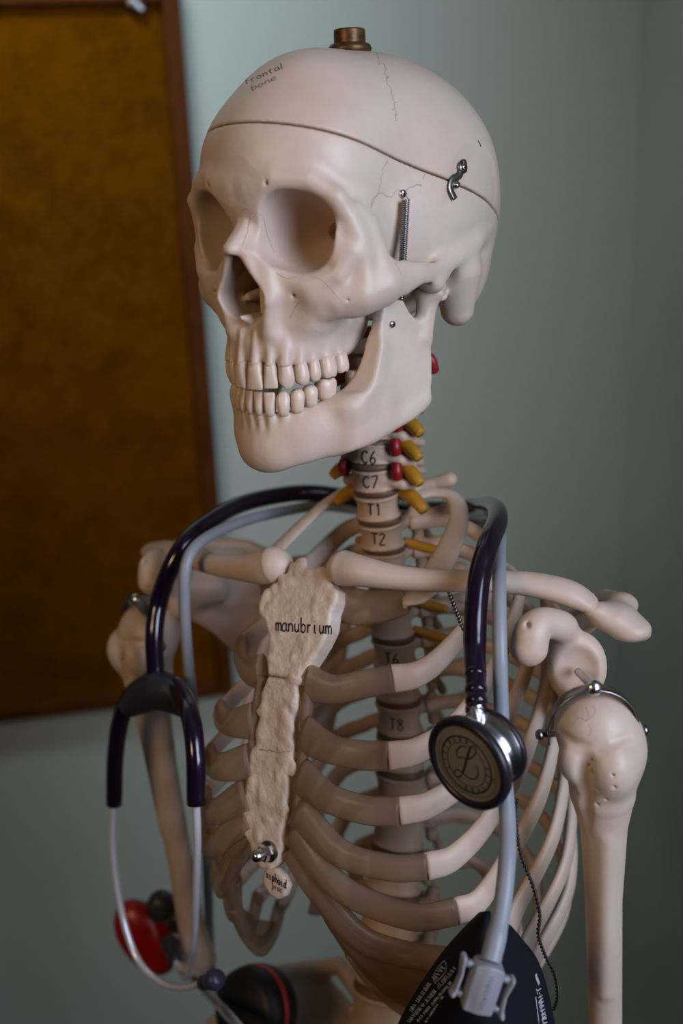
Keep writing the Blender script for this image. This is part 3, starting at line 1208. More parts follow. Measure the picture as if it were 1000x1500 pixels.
def screw(px, py, bv, r, parent, name='screw', m=M_STEEL, tall=.0012):
    p, n = hit(bv, px, py, True)
    mb = MB().lathe(p - n * .001, n, [(r, 0), (r, .0012), (r * .9, .001 + tall * .7), (r * .5, .001 + tall), (r * .0001 + 1e-5, .001 + tall)], 20)
    # cross slot as raised dark bars set in the head
    x = np.cross(n, [0, 0, 1.0])
    x /= np.linalg.norm(x)
    y = np.cross(n, x)
    R_ = np.stack([x, y, n], 1)
    for hx, hy in ((r * .6, r * .14), (r * .14, r * .6)):
        mb.box(p + n * tall * .98, (hx, hy, .00012), R_, 1)
    return node(name, mb, [m, M_INK], parent), p, n


# cap latch: S-shaped hook plate with two screws
p1, n1 = hit(BV_CAP, 674, 246, True)
p2, n2 = hit(BV_CR, 665, 266, True)
n_ = (n1 + n2) / 2
n_ /= np.linalg.norm(n_)
up_ = p1 - p2
sd = np.cross(up_, n_)
pts = [p1 + sd * .10 + up_ * .2, p1 + up_ * .28, p1 - sd * .0 + up_ * .0, p1 - up_ * .45 - sd * .0, p2 + up_ * .12 - sd * .30, p2 - up_ * .35 - sd * .25, p2 - up_ * .62 + sd * .22]
pts = spline(np.array(pts) + n_ * .0014, 6)
mb = MB().tube(pts, .0006, 8, r2=.0019, normals=np.tile(n_, (len(pts), 1)))
mb.lathe(p1 + n_ * .0008, n_, [(.0032, 0), (.0032, .0012)], 24)
node('cap_latch', mb, M_DARKSTEEL, skull)
screw(674, 246, BV_CAP, .0021, skull, 'latch_screw', tall=.0032)
screw(665, 266, BV_CR, .0021, skull, 'latch_screw', tall=.0032)

# jaw spring with its screw, running down behind the cheek arch
s0, sn = hit(BV_CR, 589, 284, True)
screw(589, 284, BV_CR, .0022, skull, 'spring_screw', tall=.0016)
s0 = s0 + sn * .0032
lo_l = np.array((56.0, 43.5, -12.0))
s1 = SK.w(lo_l)
ax_ = s1 - s0
Ls = np.linalg.norm(ax_)
ax_ /= Ls
e1 = np.cross(ax_, [0, 1.0, 0])
e1 /= np.linalg.norm(e1)
e2 = np.cross(ax_, e1)
turns = int((Ls - .004) / .00098)
tt = np.linspace(0, 1, turns * 10)
hel = (s0 + ax_ * .003)[None] + ax_ * (tt[:, None] * (Ls - .004)) + .0017 * (np.cos(tt * turns * 2 * PI)[:, None] * e1 + np.sin(tt * turns * 2 * PI)[:, None] * e2)
mb = MB().tube(hel, .00042, 5)
mb.tube(spline([s0, s0 + ax_ * .002 + e1 * .001, hel[0]], 5), .0004, 6)
node('jaw_spring', mb, M_DARKSTEEL, skull)
screw(574, 475, BV_MAN, .0019, mandible, 'jaw_screw')
# ------------------------------------------------------------------ spine (thorax frame, mm)
SPINE = {  # name: (forward, up) of the middle of the vertebral body
    'C1': (0, 98), 'C2': (-2, 86), 'C3': (-5, 73), 'C4': (-6.5, 60), 'C5': (-6, 47), 'C6': (-3.5, 33.5), 'C7': (-4, 19), 'T1': (-7, 2.5), 'T2': (-10, -15.5), 'T3': (-13, -33.5),
    'T4': (-15.5, -52.7), 'T5': (-17.5, -72), 'T6': (-19.5, -92), 'T7': (-21, -113), 'T8': (-22, -135), 'T9': (-21.8, -158.6),
    'T10': (-20, -183.4), 'T11': (-16.6, -208.5), 'T12': (-11, -235.7), 'L1': (-4, -263), 'L2': (3, -292), 'L3': (9, -322),
    'L4': (14, -353), 'L5': (14, -384)}
SN = list(SPINE)
SC = np.array([SPINE[k] for k in SN], float)


def body_radius(k):
    i = SN.index(k)
    return float(np.interp(i, [0, 2, 6, 7, 11, 15, 18, 19, 23], [12, 12, 13, 14, 14, 15.5, 18, 19.5, 22]))


def vertebra_sdf(kind, r, h):
    V = Vol((0, -62, -40), (46, 26, 26), 1.0, mirror=True)
    hb = h * .40

    def body(X, Y, Z):
        rr = r - 1.6 * (1 - (Z / hb) ** 2).clip(0, 1) + .8 * (np.abs(Z / hb) > .8)
        d = np.sqrt(X ** 2 + (Y * 1.18) ** 2) - rr
        q = np.abs(Z) - hb
        return np.sqrt(np.maximum(d + 1.2, 0) ** 2 + np.maximum(q + 1.2, 0) ** 2) + np.minimum(np.maximum(d + 1.2, q + 1.2), 0) - 1.2
    V.add((body, np.array((-r, -r, -hb)) - 2, np.array((r, r, hb)) + 2))
    if kind == 'atlas':
        V = Vol((0, -62, -40), (46, 26, 26), 1.0, mirror=True)
        V.add(tube_sdf([(0, 13, 0), (12, 8, 0), (19, -4, 0), (17, -16, 0), (9, -25, 0), (0, -28, 0)], [4, 4.5, 6.5, 4, 3.5, 4.5]), 3)
        V.add(ell((18, -3, 3), (8, 10, 7)), 3)
        V.add(tube_sdf([(20, -6, 0), (36, -9, -1)], [5, 4]), 4)
        return V
    if kind == 'cervical':
        V.add(tube_sdf([(8, -6, 1), (16, -10, 0), (15, -18, 0), (8, -25, -1), (0, -29, -2)], [3.5, 4.5, 4.6, 3.6, 3.5]), 3)
        V.add(tube_sdf([(9, 2, 0), (19, -1, -3), (22, -6, -4)], [3.2, 3.4, 3.2]), 3)
        V.add(tube_sdf([(16, -12, 6), (16, -15, -6)], [4.6, 4.6]), 3)
        V.add(tube_sdf([(0, -28, -2), (2, -42, -8), (3.5, -46, -9)], [3.4, 3, 3]), 3)
    elif kind == 'lumbar':
        V.add(tube_sdf([(11, -10, 5), (14, -24, 3), (7, -33, 0), (0, -36, 0)], [5, 5, 5, 5]), 3)
        V.add(tube_sdf([(13, -20, 3), (40, -26, 3)], [4.5, 3], (1, 1, 1.2)), 4)
        V.add(tube_sdf([(14, -27, 12), (13, -31, -14)], [5, 5]), 3)
        V.add(tube_sdf([(0, -36, -1), (0, -56, -6)], [4, 4], (.8, 1, 2)), 3)
    else:
        V.add(tube_sdf([(9, -9, 4), (13, -17, 4), (8, -25, 1), (0, -28, -1)], [4, 4.6, 4, 4]), 3)
        V.add(tube_sdf([(12, -17, 4), (25, -27, 6), (32, -31, 7)], [4, 3.6, 4.6]), 4)
        V.add(tube_sdf([(12, -19, 9), (12, -21, -8)], [3.6, 3.6]), 3)
        V.add(tube_sdf([(0, -28, -1), (0, -44, -14), (0, -52, -26)], [4, 3.2, 3.6], (.75, 1, 1)), 3)
    return V


VERT_CACHE = {}
VERT = {}
for i, k in enumerate(SN):
    f, u_ = SPINE[k]
    a = SC[max(0, i - 1)]
    b = SC[min(len(SN) - 1, i + 1)]
    tv = (a - b) / np.linalg.norm(a - b)                 # up along the spine, (f,u)
    h = np.linalg.norm(a - b) / (1 if i in (0, len(SN) - 1) else 2)
    r = body_radius(k)
    kind = 'atlas' if k == 'C1' else 'cervical' if k[0] == 'C' else 'lumbar' if k[0] == 'L' else 'thoracic'
    V = vertebra_sdf(kind, r, h)
    v, fc = V.mesh(1)
    P = np.stack([v[:, 0], f + v[:, 1] * tv[1] + v[:, 2] * tv[0], u_ - v[:, 1] * tv[0] + v[:, 2] * tv[1]], 1)
    mb = MB().put(TR.w(P), fc)
    VERT[k] = dict(c=np.array([0, f, u_], float), t=tv, h=h, r=r)
    if k in ('C6', 'C7', 'T1', 'T2', 'T3', 'T6', 'T8'):
        bv = bvh_of(mb)
        st, wd = write(k)
        c = TR.w((0, f, u_))
        fr = TR.w((0, f + 30, u_)) - c
        fr /= np.linalg.norm(fr)
        d = EYE - c
        d[2] = 0
        d = d / np.linalg.norm(d) * .8 + fr * .2
        d /= np.linalg.norm(d)
        ux = np.cross([0, 0, 1.0], d)
        ux /= np.linalg.norm(ux)
        uy = np.cross(d, ux)
        sc = .0042
        stroke_on(mb, bv, st, c - ux * sc * wd / 2 * .95 - uy * sc * .8, ux * sc * .95, uy * sc, .00045, 1, dirn=d, lift=.0002)
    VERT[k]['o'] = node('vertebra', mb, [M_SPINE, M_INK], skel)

# discs between the bodies, as parts of the vertebra above
for i in range(1, len(SN) - 1):
    A, B_ = VERT[SN[i]], VERT[SN[i + 1]]
    a, b = A['c'].copy(), B_['c'].copy()
    a[1:] -= A['t'] * A['h'] * .36
    b[1:] += B_['t'] * B_['h'] * .36
    r = (A['r'] + B_['r']) / 2 * .97
    wa, wb = TR.w(a), TR.w(b)
    L = np.linalg.norm(wb - wa)
    V, F = [], []
    seg = 28
    ang = np.arange(seg) * 2 * PI / seg
    for s, q in ((0, .93), (.3, 1), (.5, 1.02), (.7, 1), (1, .93)):
        c = a * (1 - s) + b * s
        V.append(TR.w(np.stack([c[0] + np.cos(ang) * r * q, c[1] + np.sin(ang) * r * q / 1.18, np.full(seg, c[2])], 1)))
    for m_ in range(4):
        for j in range(seg):
            k2 = (j + 1) % seg
            F.append((m_ * seg + j, m_ * seg + k2, (m_ + 1) * seg + k2, (m_ + 1) * seg + j))
    F.append(tuple(range(seg)))
    F.append(tuple(4 * seg + j for j in range(seg)))
    node('disc', MB().put(np.concatenate(V), F), M_DISC, A['o'])

# yellow nerve roots and red artery stubs along the neck, both sides
for k in ('C3', 'C4', 'C5', 'C6', 'C7', 'T1', 'T2', 'T3', 'T4', 'T5'):
    c = VERT[k]['c']
    hh = VERT[k]['h']
    for s in (1, -1):
        if k[0] == 'C' or k == 'T1':
            P = [c + (s * 10, -7, hh * .45), c + (s * 20, -5, hh * .36), c + (s * 27, -3, hh * .12), c + (s * 31, -2, -hh * .1)]
            R_ = np.array([3.4, 4.2, 4.0, 3.0]) / 1000
        else:
            P = [c + (s * 10, -8, -hh * .3), c + (s * 20, -14, -hh * .5), c + (s * 30, -18, -hh * .62)]
            R_ = np.array([2.6, 3, 2.4]) / 1000
        Q = spline(np.concatenate([TR.w(np.array(P)), R_[:, None]], 1), 5)
        node('nerve_root', MB().tube(Q[:, :3], Q[:, 3], 12), M_NERVE, VERT[k]['o'])
        if k in ('C5', 'C6', 'C7'):
            P = [c + (s * 18, 2, hh * .62), c + (s * 18.8, 3.5, hh * .36), c + (s * 18, 2, hh * .1)]
            Q = spline(TR.w(np.array(P)), 5)
            node('artery', MB().tube(Q, .0032, 12), M_ARTERY, VERT[k]['o'])
pr = TR.from_px(630, 528, 1, -26.0)
Q = spline(TR.w(np.array([pr + (-16, 4, 4), pr + (-6, 1, 3), pr + (0, 0, 1), pr + (1, -2, -5)])), 6)
mb = MB().tube(Q, .0031, 12)
mb.ball(Q[-1], .0031, 12)
mb.ball(Q[0], .0031, 12)
node('artery', mb, M_ARTERY, VERT['C1']['o'])

# ------------------------------------------------------------------ ribs and costal cartilage
W_RIB = [46, 69, 82, 92, 99, 105, 109, 111, 109, 103, 88, 68]
J_RIB = [(52, 45, -34), (56, 66, -71), (63, 83, -106), (72, 88, -132), (85, 84, -161), (96, 74, -188), (104, 61, -218),
         (107, 44, -242), (104, 28, -262), (98, 12, -275), (84, -12, -288), (66, -42, -292)]
S_RIB = [(20, 60, -36), (15, 86, -74), (17, 93, -100), (17, 98, -122), (17, 102, -140), (15, 104, -152), (13, 104, -162)]


def rib_points(i, side=1):
    k = 'T%d' % (i + 1)
    f0, u0 = SPINE[k]
    J = np.array(J_RIB[i], float)
    W = W_RIB[i] + (0 if i == 0 else 7 if side > 0 else -6)
    if i == 0:
        return [(13, f0 - 8, u0 + 3), (26, f0 - 22, u0 + 5), (40, f0 - 22, u0 + 2), (53, f0 - 2, u0 - 8), (60, 25, -22), (59, 42, -30), tuple(J)]
    fm = (f0 + J[1]) / 2
    du = J[2] - u0
    P = [(13, f0 - 11, u0 + 5), (30, f0 - 28, u0 + 5), (W * .58, f0 - 36, u0 - 1 + du * .04), (W * .86, f0 - 24, u0 + du * .18),
         (W, fm - 22, u0 + du * .53)]
    if i < 10:
        P += [(W * .94, fm + 11, u0 + du * .86), (W * .92 * .42 + J[0] * .58 + 3.5, fm + (J[1] - fm) * .74, u0 + du * .98)]
    else:
        P = P[:4] + [(W * .97, fm - 10, u0 + du * .55)]
    P.append(tuple(J))
    return P


def strip(pts, nrm_c, thick, high, mirror, n=9, up=False, round_end=True, u_c=None):
    """Flat curved bar along pts (thorax mm); its thin direction points away from the chest axis."""
    P = np.array(pts, float)
    thick = np.interp(np.linspace(0, 1, len(P)), np.linspace(0, 1, len(thick)), thick)
    high = np.interp(np.linspace(0, 1, len(P)), np.linspace(0, 1, len(high)), high)
    Q = spline(np.concatenate([P, thick[:, None], high[:, None]], 1), n)
    C = Q[:, :3]
    N = np.zeros_like(C)
    if up:
        N[:] = (0.25, 0.2, 1)
    else:
        N[:, 0], N[:, 1] = C[:, 0] - nrm_c[0], C[:, 1] - nrm_c[1]
        N[:, 2] = .12 * np.linalg.norm(N[:, :2], axis=1)
    if mirror:
        q_ = np.clip((C[:, :1] - 18) / 50, 0, 1)
        C = C * np.concatenate([-(1 - .20 * q_), 0 * q_ + 1, 0 * q_ + 1], 1)
        N = N * np.array([-1, 1, 1])
    Wc = TR.w(C)
    Wn = TR.w(C + N) - Wc
    t, h = Q[:, 3] / 1000, Q[:, 4] / 1000
    if round_end:
        sc = np.ones(len(t))
        sc[0] = sc[-1] = .55
        Wc = np.concatenate([Wc[:1] + (Wc[0] - Wc[1]) / np.linalg.norm(Wc[0] - Wc[1]) * .0012, Wc, Wc[-1:] + (Wc[-1] - Wc[-2]) / np.linalg.norm(Wc[-1] - Wc[-2]) * .0012])
        Wn = np.concatenate([Wn[:1], Wn, Wn[-1:]])
        t = np.concatenate([t[:1] * .6, t, t[-1:] * .85])
        h = np.concatenate([h[:1] * .6, h, h[-1:] * .9])
    return MB().tube(Wc, t, 14, r2=h, normals=Wn)


RIBS = {}
for i in range(12):
    k = 'T%d' % (i + 1)
    for side in (1, -1):
        pts = rib_points(i, side)
        cc = (0, SPINE[k][0] + 42)
        if i == 0:
            mb = strip(pts, cc, [2.6, 2.6, 2.8, 3, 3], [4.5, 4.5, 6, 8, 8.5], side < 0, up=True, round_end=False)
        else:
            hh = 6.8 if i < 10 else 5.2
            mb = strip(pts, cc, [3.6, 3.6, 3.4, 3.2, 3.4], [4.5, 5.2, 6.2, hh, hh + 1.0], side < 0, round_end=i > 9)
        RIBS[i, side] = node('rib', mb, M_BONE2, skel)

CART = {
    0: [J_RIB[0], (42, 52, -37), (31, 58, -38), S_RIB[0]],
    1: [J_RIB[1], (44, 76, -73), (30, 83, -76), S_RIB[1]],
    2: [J_RIB[2], (50, 91, -105), (34, 94, -104), S_RIB[2]],
    3: [J_RIB[3], (58, 97, -131), (38, 101, -128), S_RIB[3]],
    4: [J_RIB[4], (70, 96, -160), (45, 104, -155), S_RIB[4]],
    5: [J_RIB[5], (80, 90, -188), (50, 104, -177), (29, 106, -162), S_RIB[5]],
    6: [J_RIB[6], (88, 77, -217), (55, 98, -206), (31, 105, -181), S_RIB[6]],
    7: [J_RIB[7], (90, 62, -242), (62, 86, -229), (42, 100, -204), (26, 105, -178)],
    8: [J_RIB[8], (89, 46, -262), (65, 73, -249), (47, 92, -223), (34, 102, -197)],
    9: [J_RIB[9], (85, 32, -280), (66, 60, -269), (52, 82, -245), (42, 97, -218)],
}
for i, pts in CART.items():
    for side in (1, -1):
        P = np.array(pts, float)
        d = P[0] - P[1]
        if i == 0:
            mb = strip(pts, (0, 10), [3.2, 4.2, 5], [8.5, 9.5, 11], side < 0, round_end=False)
        else:
            hh = [7.8, 8.0, 8.2, 8.2, 7.6, 7.6, 7.4, 7, 6.5, 6][i]
            e = hh + (2.5 if i < 5 else .5) if i < 7 else hh * .35
            mb = strip(pts, (0, 15), [4.2, 4.0, 4.0, 4.2], [hh, hh - .4, hh, e] if i < 7 else [hh, hh, hh, hh * .8, e], side < 0, round_end=False)
        node('costal_cartilage', mb, M_CART, RIBS[i, side])

for side in (1, -1):
    mb = strip([(15.5, 86, -76), (17, 92, -100), (17, 97, -122), (16.5, 101, -140), (14, 103, -160)], (0, 15), [3.6, 3.6], [3.4, 3.0, 3.0, 3.4], side < 0, round_end=False)
    V_ = np.concatenate(mb.v)
    node('costal_cartilage', mb, M_CART, RIBS[1, side])

# thin sheets of cartilage that join the lower costal arches
def web(ia, ib, side, ta, tb):
    A, B_ = spline(np.array(CART[ia], float), 12), spline(np.array(CART[ib], float), 12)
    n = 22
    pick = lambda S, t0: S[np.clip((np.linspace(t0, 1, n) * (len(S) - 1)).round().astype(int), 0, len(S) - 1)]
    A, B_ = pick(A, ta), pick(B_, tb)
    q = lambda P: P * np.concatenate([side * (1 - (.20 if side < 0 else 0) * np.clip((P[:, :1] - 18) / 50, 0, 1)), 0 * P[:, :1] + 1, 0 * P[:, :1] + 1], 1)
    A, B_ = q(A), q(B_)
    rows = [A * (1 - t) + B_ * t for t in np.linspace(0, 1, 5)]
    F_, V_ = [], []
    for off in (1.4, -1.4):
        for r_ in rows:
            o = r_.copy()
            o[:, 1] += off
            V_.append(o)
    V_ = np.concatenate(V_)
    N_ = 5 * n
    for k_ in (0, 1):
        for i in range(4):
            for j in range(n - 1):
                a = k_ * N_ + i * n + j
                F_.append((a, a + 1, a + n + 1, a + n))
    for i in range(4):
        for j in (0, n - 1):
            a = i * n + j
            F_.append((a, a + n, a + n + N_, a + N_))
    for j in range(n - 1):
        for i in (0, 4):
            a = i * n + j
            F_.append((a, a + 1, a + 1 + N_, a + N_))
    return MB().put(TR.w(V_), F_)


for side in (1, -1):
    for ia, ib, ta, tb in ((6, 7, .45, .30), (7, 8, .32, .25), (8, 9, .30, .15)):
        node('cartilage_web', web(ia, ib, side, ta, tb), M_CART, RIBS[ia, side])

# ------------------------------------------------------------------ sternum: three plates
ST_J, ST_A, ST_X = np.array([0, 61.6, -24.0]), np.array([0, 85.3, -74.4]), np.array([0, 105.5, -168.0])


def st_plane(px, py, a, b):
    """Pixel -> (left, run down the plate) on the sloping plane through a and b."""
    e, r = TR.l(EYE), TR.l(EYE + ray(px, py))
    d = (b - a) / np.linalg.norm(b - a)
    n = np.array([0, -d[2], d[1]])
    t = ((a - e) @ n) / ((r - e) @ n)
    P = e + t * (r - e)
    return P[0], (P - a) @ d


def st_plate(pxs, a, b, half, rough, seed, extra=None):
    d = (b - a) / np.linalg.norm(b - a)
    n = np.array([0, -d[2], d[1]])
    n = n if n[1] > 0 else -n
    poly = [st_plane(x, y, a, b) for x, y in pxs]
    poly = np.array(poly)
    V = Vol((-9, poly[:, 0].min() - 5, poly[:, 1].min() - 5), (9, poly[:, 0].max() + 5, poly[:, 1].max() + 5), .8)
    V.add(poly_plate(poly, lambda Y, Z: 0 * Y + 0 * Z, half, 2.0))
    rn = np.random.RandomState(seed)
    for _ in range(rough):
        q = poly[rn.randint(len(poly))] * rn.uniform(.55, .93) + rn.randn(2) * 1.5
        V.add(ell((half * .75, q[0], q[1]), (1.3 + .8 * rn.rand(), 2 + 2 * rn.rand(), 2 + 3 * rn.rand())), 1.6)
    if extra:
        extra(V, poly, half)
    v, f = V.mesh(1)
    v = v + rn.randn(*v.shape) * 0.05
    P = a[None] + v[:, 2:3] * d + v[:, 0:1] * n + np.stack([v[:, 1], 0 * v[:, 1], 0 * v[:, 1]], 1)
    return MB().put(TR.w(P), f), n, d


body_px = [(399, 990), (441, 994), (443, 1020), (438, 1045), (432, 1062), (437, 1090), (434, 1112), (428, 1125), (430, 1150), (425, 1176), (427, 1196), (420, 1215), (421, 1236), (414, 1262),
           (404, 1272), (390, 1270), (377, 1255), (374, 1236), (362, 1218), (358, 1205), (366, 1180), (364, 1160), (372, 1130), (371, 1118), (382, 1090), (380, 1072), (390, 1040), (389, 1015)]
st_mb, st_n, st_d = st_plate(body_px, ST_A, ST_X, 5.0, 40, 4)
bvs = bvh_of(st_mb)
crack(st_mb, bvs, [(380, 1098), (395, 1099), (410, 1102), (428, 1098)], .0004, jit=.8, seed=5)
sternum = node('sternum', st_mb, [M_ROUGHBONE, M_SUTURE], skel)
man_px = [(446, 829), (462, 838), (474, 834), (484, 842), (490, 856), (502, 868), (501, 884), (493, 900), (490, 925), (478, 950), (460, 978), (444, 998), (400, 990), (399, 960), (402, 935), (395, 910),
          (387, 902), (386, 888), (392, 872), (405, 862), (418, 856), (430, 838)]
mn_mb, mn_n, mn_d = st_plate(man_px, ST_J, ST_A, 6.0, 34, 9)
bvm = bvh_of(mn_mb)


def write_on(mb, bv, text, x0, y0, x1, y1, hgt, width, m=1, slant=0.0):
    st, wd = write(text)
    ex = np.array([x1 - x0, y1 - y0], float)
    ey = np.array([slant, -1.0]) * hgt
    for s in st:
        P = spline(np.array(s, float), 4) if len(s) > 2 else spline(np.array(s, float), 6)
        pts, ns = [], []
        for a, b in P:
            q = np.array([x0, y0]) + ex * a / wd + ey * b
            h, n = hit(bv, *q)
            if h is not None:
                pts.append(h + n * .00012)
                ns.append(n)
        if len(pts) > 1:
            mb.tube(np.array(pts), width * .3, 5, mat=m, r2=width, normals=np.array(ns))


write_on(mn_mb, bvm, 'manubrium', 404, 924, 486, 929, 12, .00045)
node('manubrium', mn_mb, [M_ROUGHBONE, M_INK], sternum)
xp_px = [(394, 1270), (408, 1271), (420, 1282), (426, 1298), (421, 1312), (410, 1317), (399, 1311), (390, 1296), (387, 1280)]
ST_B = ST_X + (ST_X - ST_A) * .4 + np.array([0, 2, 0])
xp_mb, _, _ = st_plate(xp_px, ST_X + np.array([0, 2.5, 0]), ST_B, 3.0, 0, 3)
bvx = bvh_of(xp_mb)
write_on(xp_mb, bvx, 'xiphoid', 390, 1285, 420, 1302, 7, .00035)
write_on(xp_mb, bvx, 'proc', 399, 1301, 414, 1308, 5, .0003, m=2)
node('xiphoid_process', xp_mb, [M_BONE, M_INK, M_INKGREY], sternum)
# acorn nut at the foot of the sternum
p, n = hit(bvs, 394, 1247, True)
n = TR.w(np.array([-.15, 1, .1]) * 1000) - TR.w((0, 0, 0))
n /= np.linalg.norm(n)
mb = MB().lathe(p - n * .002, n, [(.0058, 0), (.0058, .0028), (.0052, .0031)], 28)
node('nut_washer', mb, M_DARKSTEEL, sternum, sharp=40)
mb = MB().lathe(p + n * .001, n, [(.0046, 0), (.0046, .0042), (.0040, .0048)], 6)
mb.lathe(p + n * .0055, n, [(.0034, 0), (.0034, .003), (.0029, .0048), (.0018, .0058), (.0001, .0062)], 20)
node('acorn_nut', mb, M_STEEL, sternum, sharp=35)


# ------------------------------------------------------------------ shoulder girdle
def bone_bar(name, pts, ra, rb, parent, m, ups=None, n=8, frame=TR, mirror=False):
    Q = spline(np.concatenate([np.array(pts, float), np.array(ra)[:, None], np.array(rb)[:, None]], 1), n)
    C = Q[:, :3] * (np.array([-1, 1, 1]) if mirror else 1)
    Wc = frame.w(C)
    a, b = Q[:, 3] / 1000, Q[:, 4] / 1000
    ext0 = (Wc[0] - Wc[1]) / np.linalg.norm(Wc[0] - Wc[1])
    ext1 = (Wc[-1] - Wc[-2]) / np.linalg.norm(Wc[-1] - Wc[-2])
    pre = [(.80, .45), (.55, .72), (.2, .9)]
    Wc2 = [Wc[0] + ext0 * a[0] * e for s, e in pre[::-1]] + list(Wc) + [Wc[-1] + ext1 * a[-1] * e for s, e in pre]
    a2 = [a[0] * s for s, e in pre[::-1]] + list(a) + [a[-1] * s for s, e in pre]
    b2 = [b[0] * s for s, e in pre[::-1]] + list(b) + [b[-1] * s for s, e in pre]
    mb = MB().tube(np.array(Wc2), a2, 20, up=(0, 0, 1), r2=b2)
    return node(name, mb, m, parent)


CL = [(502, 832, 62), (530, 837, 63), (575, 845, 60), (625, 850, 53), (680, 851, 44), (735, 852, 34), (790, 858, 25), (835, 870, 18), (864, 884, 14)]
CLP = [TR.from_px(x, y, 1, f) for x, y, f in CL]
CLR = [9.6, 8.2, 6.6, 6.0, 5.7, 5.8, 6.2, 6.4, 4.6]
CLR2 = [10, 8.5, 6.8, 6.2, 6.2, 7, 8.5, 9.5, 8.5]
bone_bar('clavicle', CLP, CLR, CLR2, skel, M_BONE2)
CLPR = [np.array(p) for p in CLP]
CR = [(404, 828, 62), (385, 832, 62), (350, 832, 59), (310, 826, 50), (275, 815, 41), (245, 806, 32), (222, 806, 24)]
CRP = [TR.from_px(x, y, 1, f) for x, y, f in CR]
bone_bar('clavicle', CRP, [11, 9.8, 7.4, 6.4, 6.2, 6, 5], [11, 9.4, 7, 6.6, 7, 8.5, 8], skel, M_BONE2)


def scapula(mirror):
    V = Vol((50, -100, -205), (186, 72, 5), 1.1)
    G = np.array((141, 26, -62.0))
    sup, inf, med = (78, -66, -50), (92, -66, -188), (74, -78, -84)
    V.add(tri(G + (-6, -6, 12), sup, med, 2.0))
    V.add(tri(G + (-6, -6, -8), med, inf, 2.0), 2)
    V.add(tri(G + (-6, -6, 12), med, G + (-6, -6, -10), 2.2), 2)
    V.add(tube_sdf([G + (-4, -6, -12), (118, -25, -105), inf], [6, 4.5, 5]), 5)       # lateral border
    V.add(tube_sdf([sup, med, inf], [3, 3, 4]), 3)
    V.add(tube_sdf([med, (104, -60, -62), (130, -36, -44), (150, -10, -38)], [4, 4.5, 5, 6]), 5)   # spine
    V.add(tri((80, -72, -82), (150, -12, -38), (122, -22, -62), 2.4), 4)
    ac = [TR.from_px(872, 893, 1, 14), TR.from_px(893, 903, 1, 8), TR.from_px(922, 921, 1, 4), TR.from_px(933, 927, 1, 1)]
    V.add(tube_sdf([(150, -10, -38), ac[1] + (0, -6, -1), ac[2], ac[3]], [7, 10.5, 8.5, 4.5], (1, 1, .6)), 5)
    V.add(tube_sdf([ac[0], ac[1], ac[2], ac[3]], [6.5, 9.5, 8, 4.5], (1, 1, .6)), 6)
    # neck, socket, coracoid
    V.add(tube_sdf([G + (-20, -20, 0), G + (-4, -5, 0)], [8, 12], (1, 1, 1.2)), 6)
    V.add(ell(G, (15, 8.5, 19), rz=-30), 4)
    cor = [G + (-8, 0, 16), TR.from_px(822, 918, 1, 34), TR.from_px(795, 912, 1, 46), TR.from_px(780, 925, 1, 52), TR.from_px(774, 948, 1, 54)]
    V.add(tube_sdf(cor, [8, 7.8, 7.6, 8.8, 9.4], smooth=5), 4)
    g = np.array((.50, .86, .02))
    V.cut(ell(G + g * 20.5, (18, 18, 21), rz=0), 1.5)
    V.cut(cone(cor[3] + (2, 12, 5), cor[3] + (0, 4, 5), 1.6, 1.2), 1)
    v, f = V.mesh(1)
    if mirror:
        v = v * np.array([-1, 1, 1])
    return node('scapula', MB().put(TR.w(v), f), M_BONE2, skel), G


scapula(False)
scapula(True)


HS = .84                          # this teaching skeleton's arm bones are slim


def humerus(P0, mirror, slant):
    """P0: head centre (thorax mm). Hangs straight down."""
    s = -1 if mirror else 1
    V = Vol((-34, -34, -296), (42, 36, 30), 1.0)
    V.add(ell((-3, -3, 2), (23.5, 23.5, 23)))
    V.add(ell((-7.5, 18.5, -11), (8, 8, 12)), 4)
    V.add(ell((14, 10, -13), (12.5, 14, 17)), 5)
    V.add(ell((16, -6, -10), (9.5, 13, 18)), 7)
    V.add(tube_sdf([(2, 0, -12), (3, 1, -36), (4, 1, -60), (4, 1, -110), (5, 0, -200), (6, 0, -262), (6, 0, -290)], [21, 19, 13.6, 11, 10.2, 11, 16]), 8)
    V.cut(tube_sdf([(3.5, 26, 0), (2.5, 23.5, -12), (1.5, 22, -30), (0, 17.5, -58)], [3.6, 4.6, 4.2, 2]), 3)
    V.cut(tube_sdf([(-16, 17, 4), (-4, 22.5, 3), (6, 22.5, 3), (15, 17.5, 6), (22, 4, 7)], [1.2, 2.0, 2.2, 2.0, 1.6]), 2.5)
    V.add(tube_sdf([(10, 11, -60), (9, 9, -100), (8, 8, -170)], [2.5, 3, 2.5]), 6)
    rn = np.random.RandomState(4)
    for _ in range(16):
        q = np.array([rn.uniform(-10, 20), 0, rn.uniform(-34, -4)])
        q[1] = 18 + rn.uniform(-1, 3)
        V.cut(ell(q, (.9, 2.5, .9)), 1.0)
    v, f = V.mesh(1)
    v = v * np.array([s, 1, 1])
    c = TR.w(P0)
    ex, ey = TR.w((1000, 0, 0)) - TR.w((0, 0, 0)), TR.w((0, 1000, 0)) - TR.w((0, 0, 0))
    ex[2] = ey[2] = 0
    ex /= np.linalg.norm(ex)
    ey /= np.linalg.norm(ey)
    ez = np.array([0, 0, 1.0])

    def w(q):
        q = np.asarray(q, float) / 1000 * HS
        sl = np.clip(-q[..., 2:3], 0, None) * slant
        return c + q[..., 0:1] * ex + q[..., 1:2] * ey + q[..., 2:3] * ez + sl * ex
    mb = MB().put(w(v), f)
    return mb, w, (ex, ey, ez)


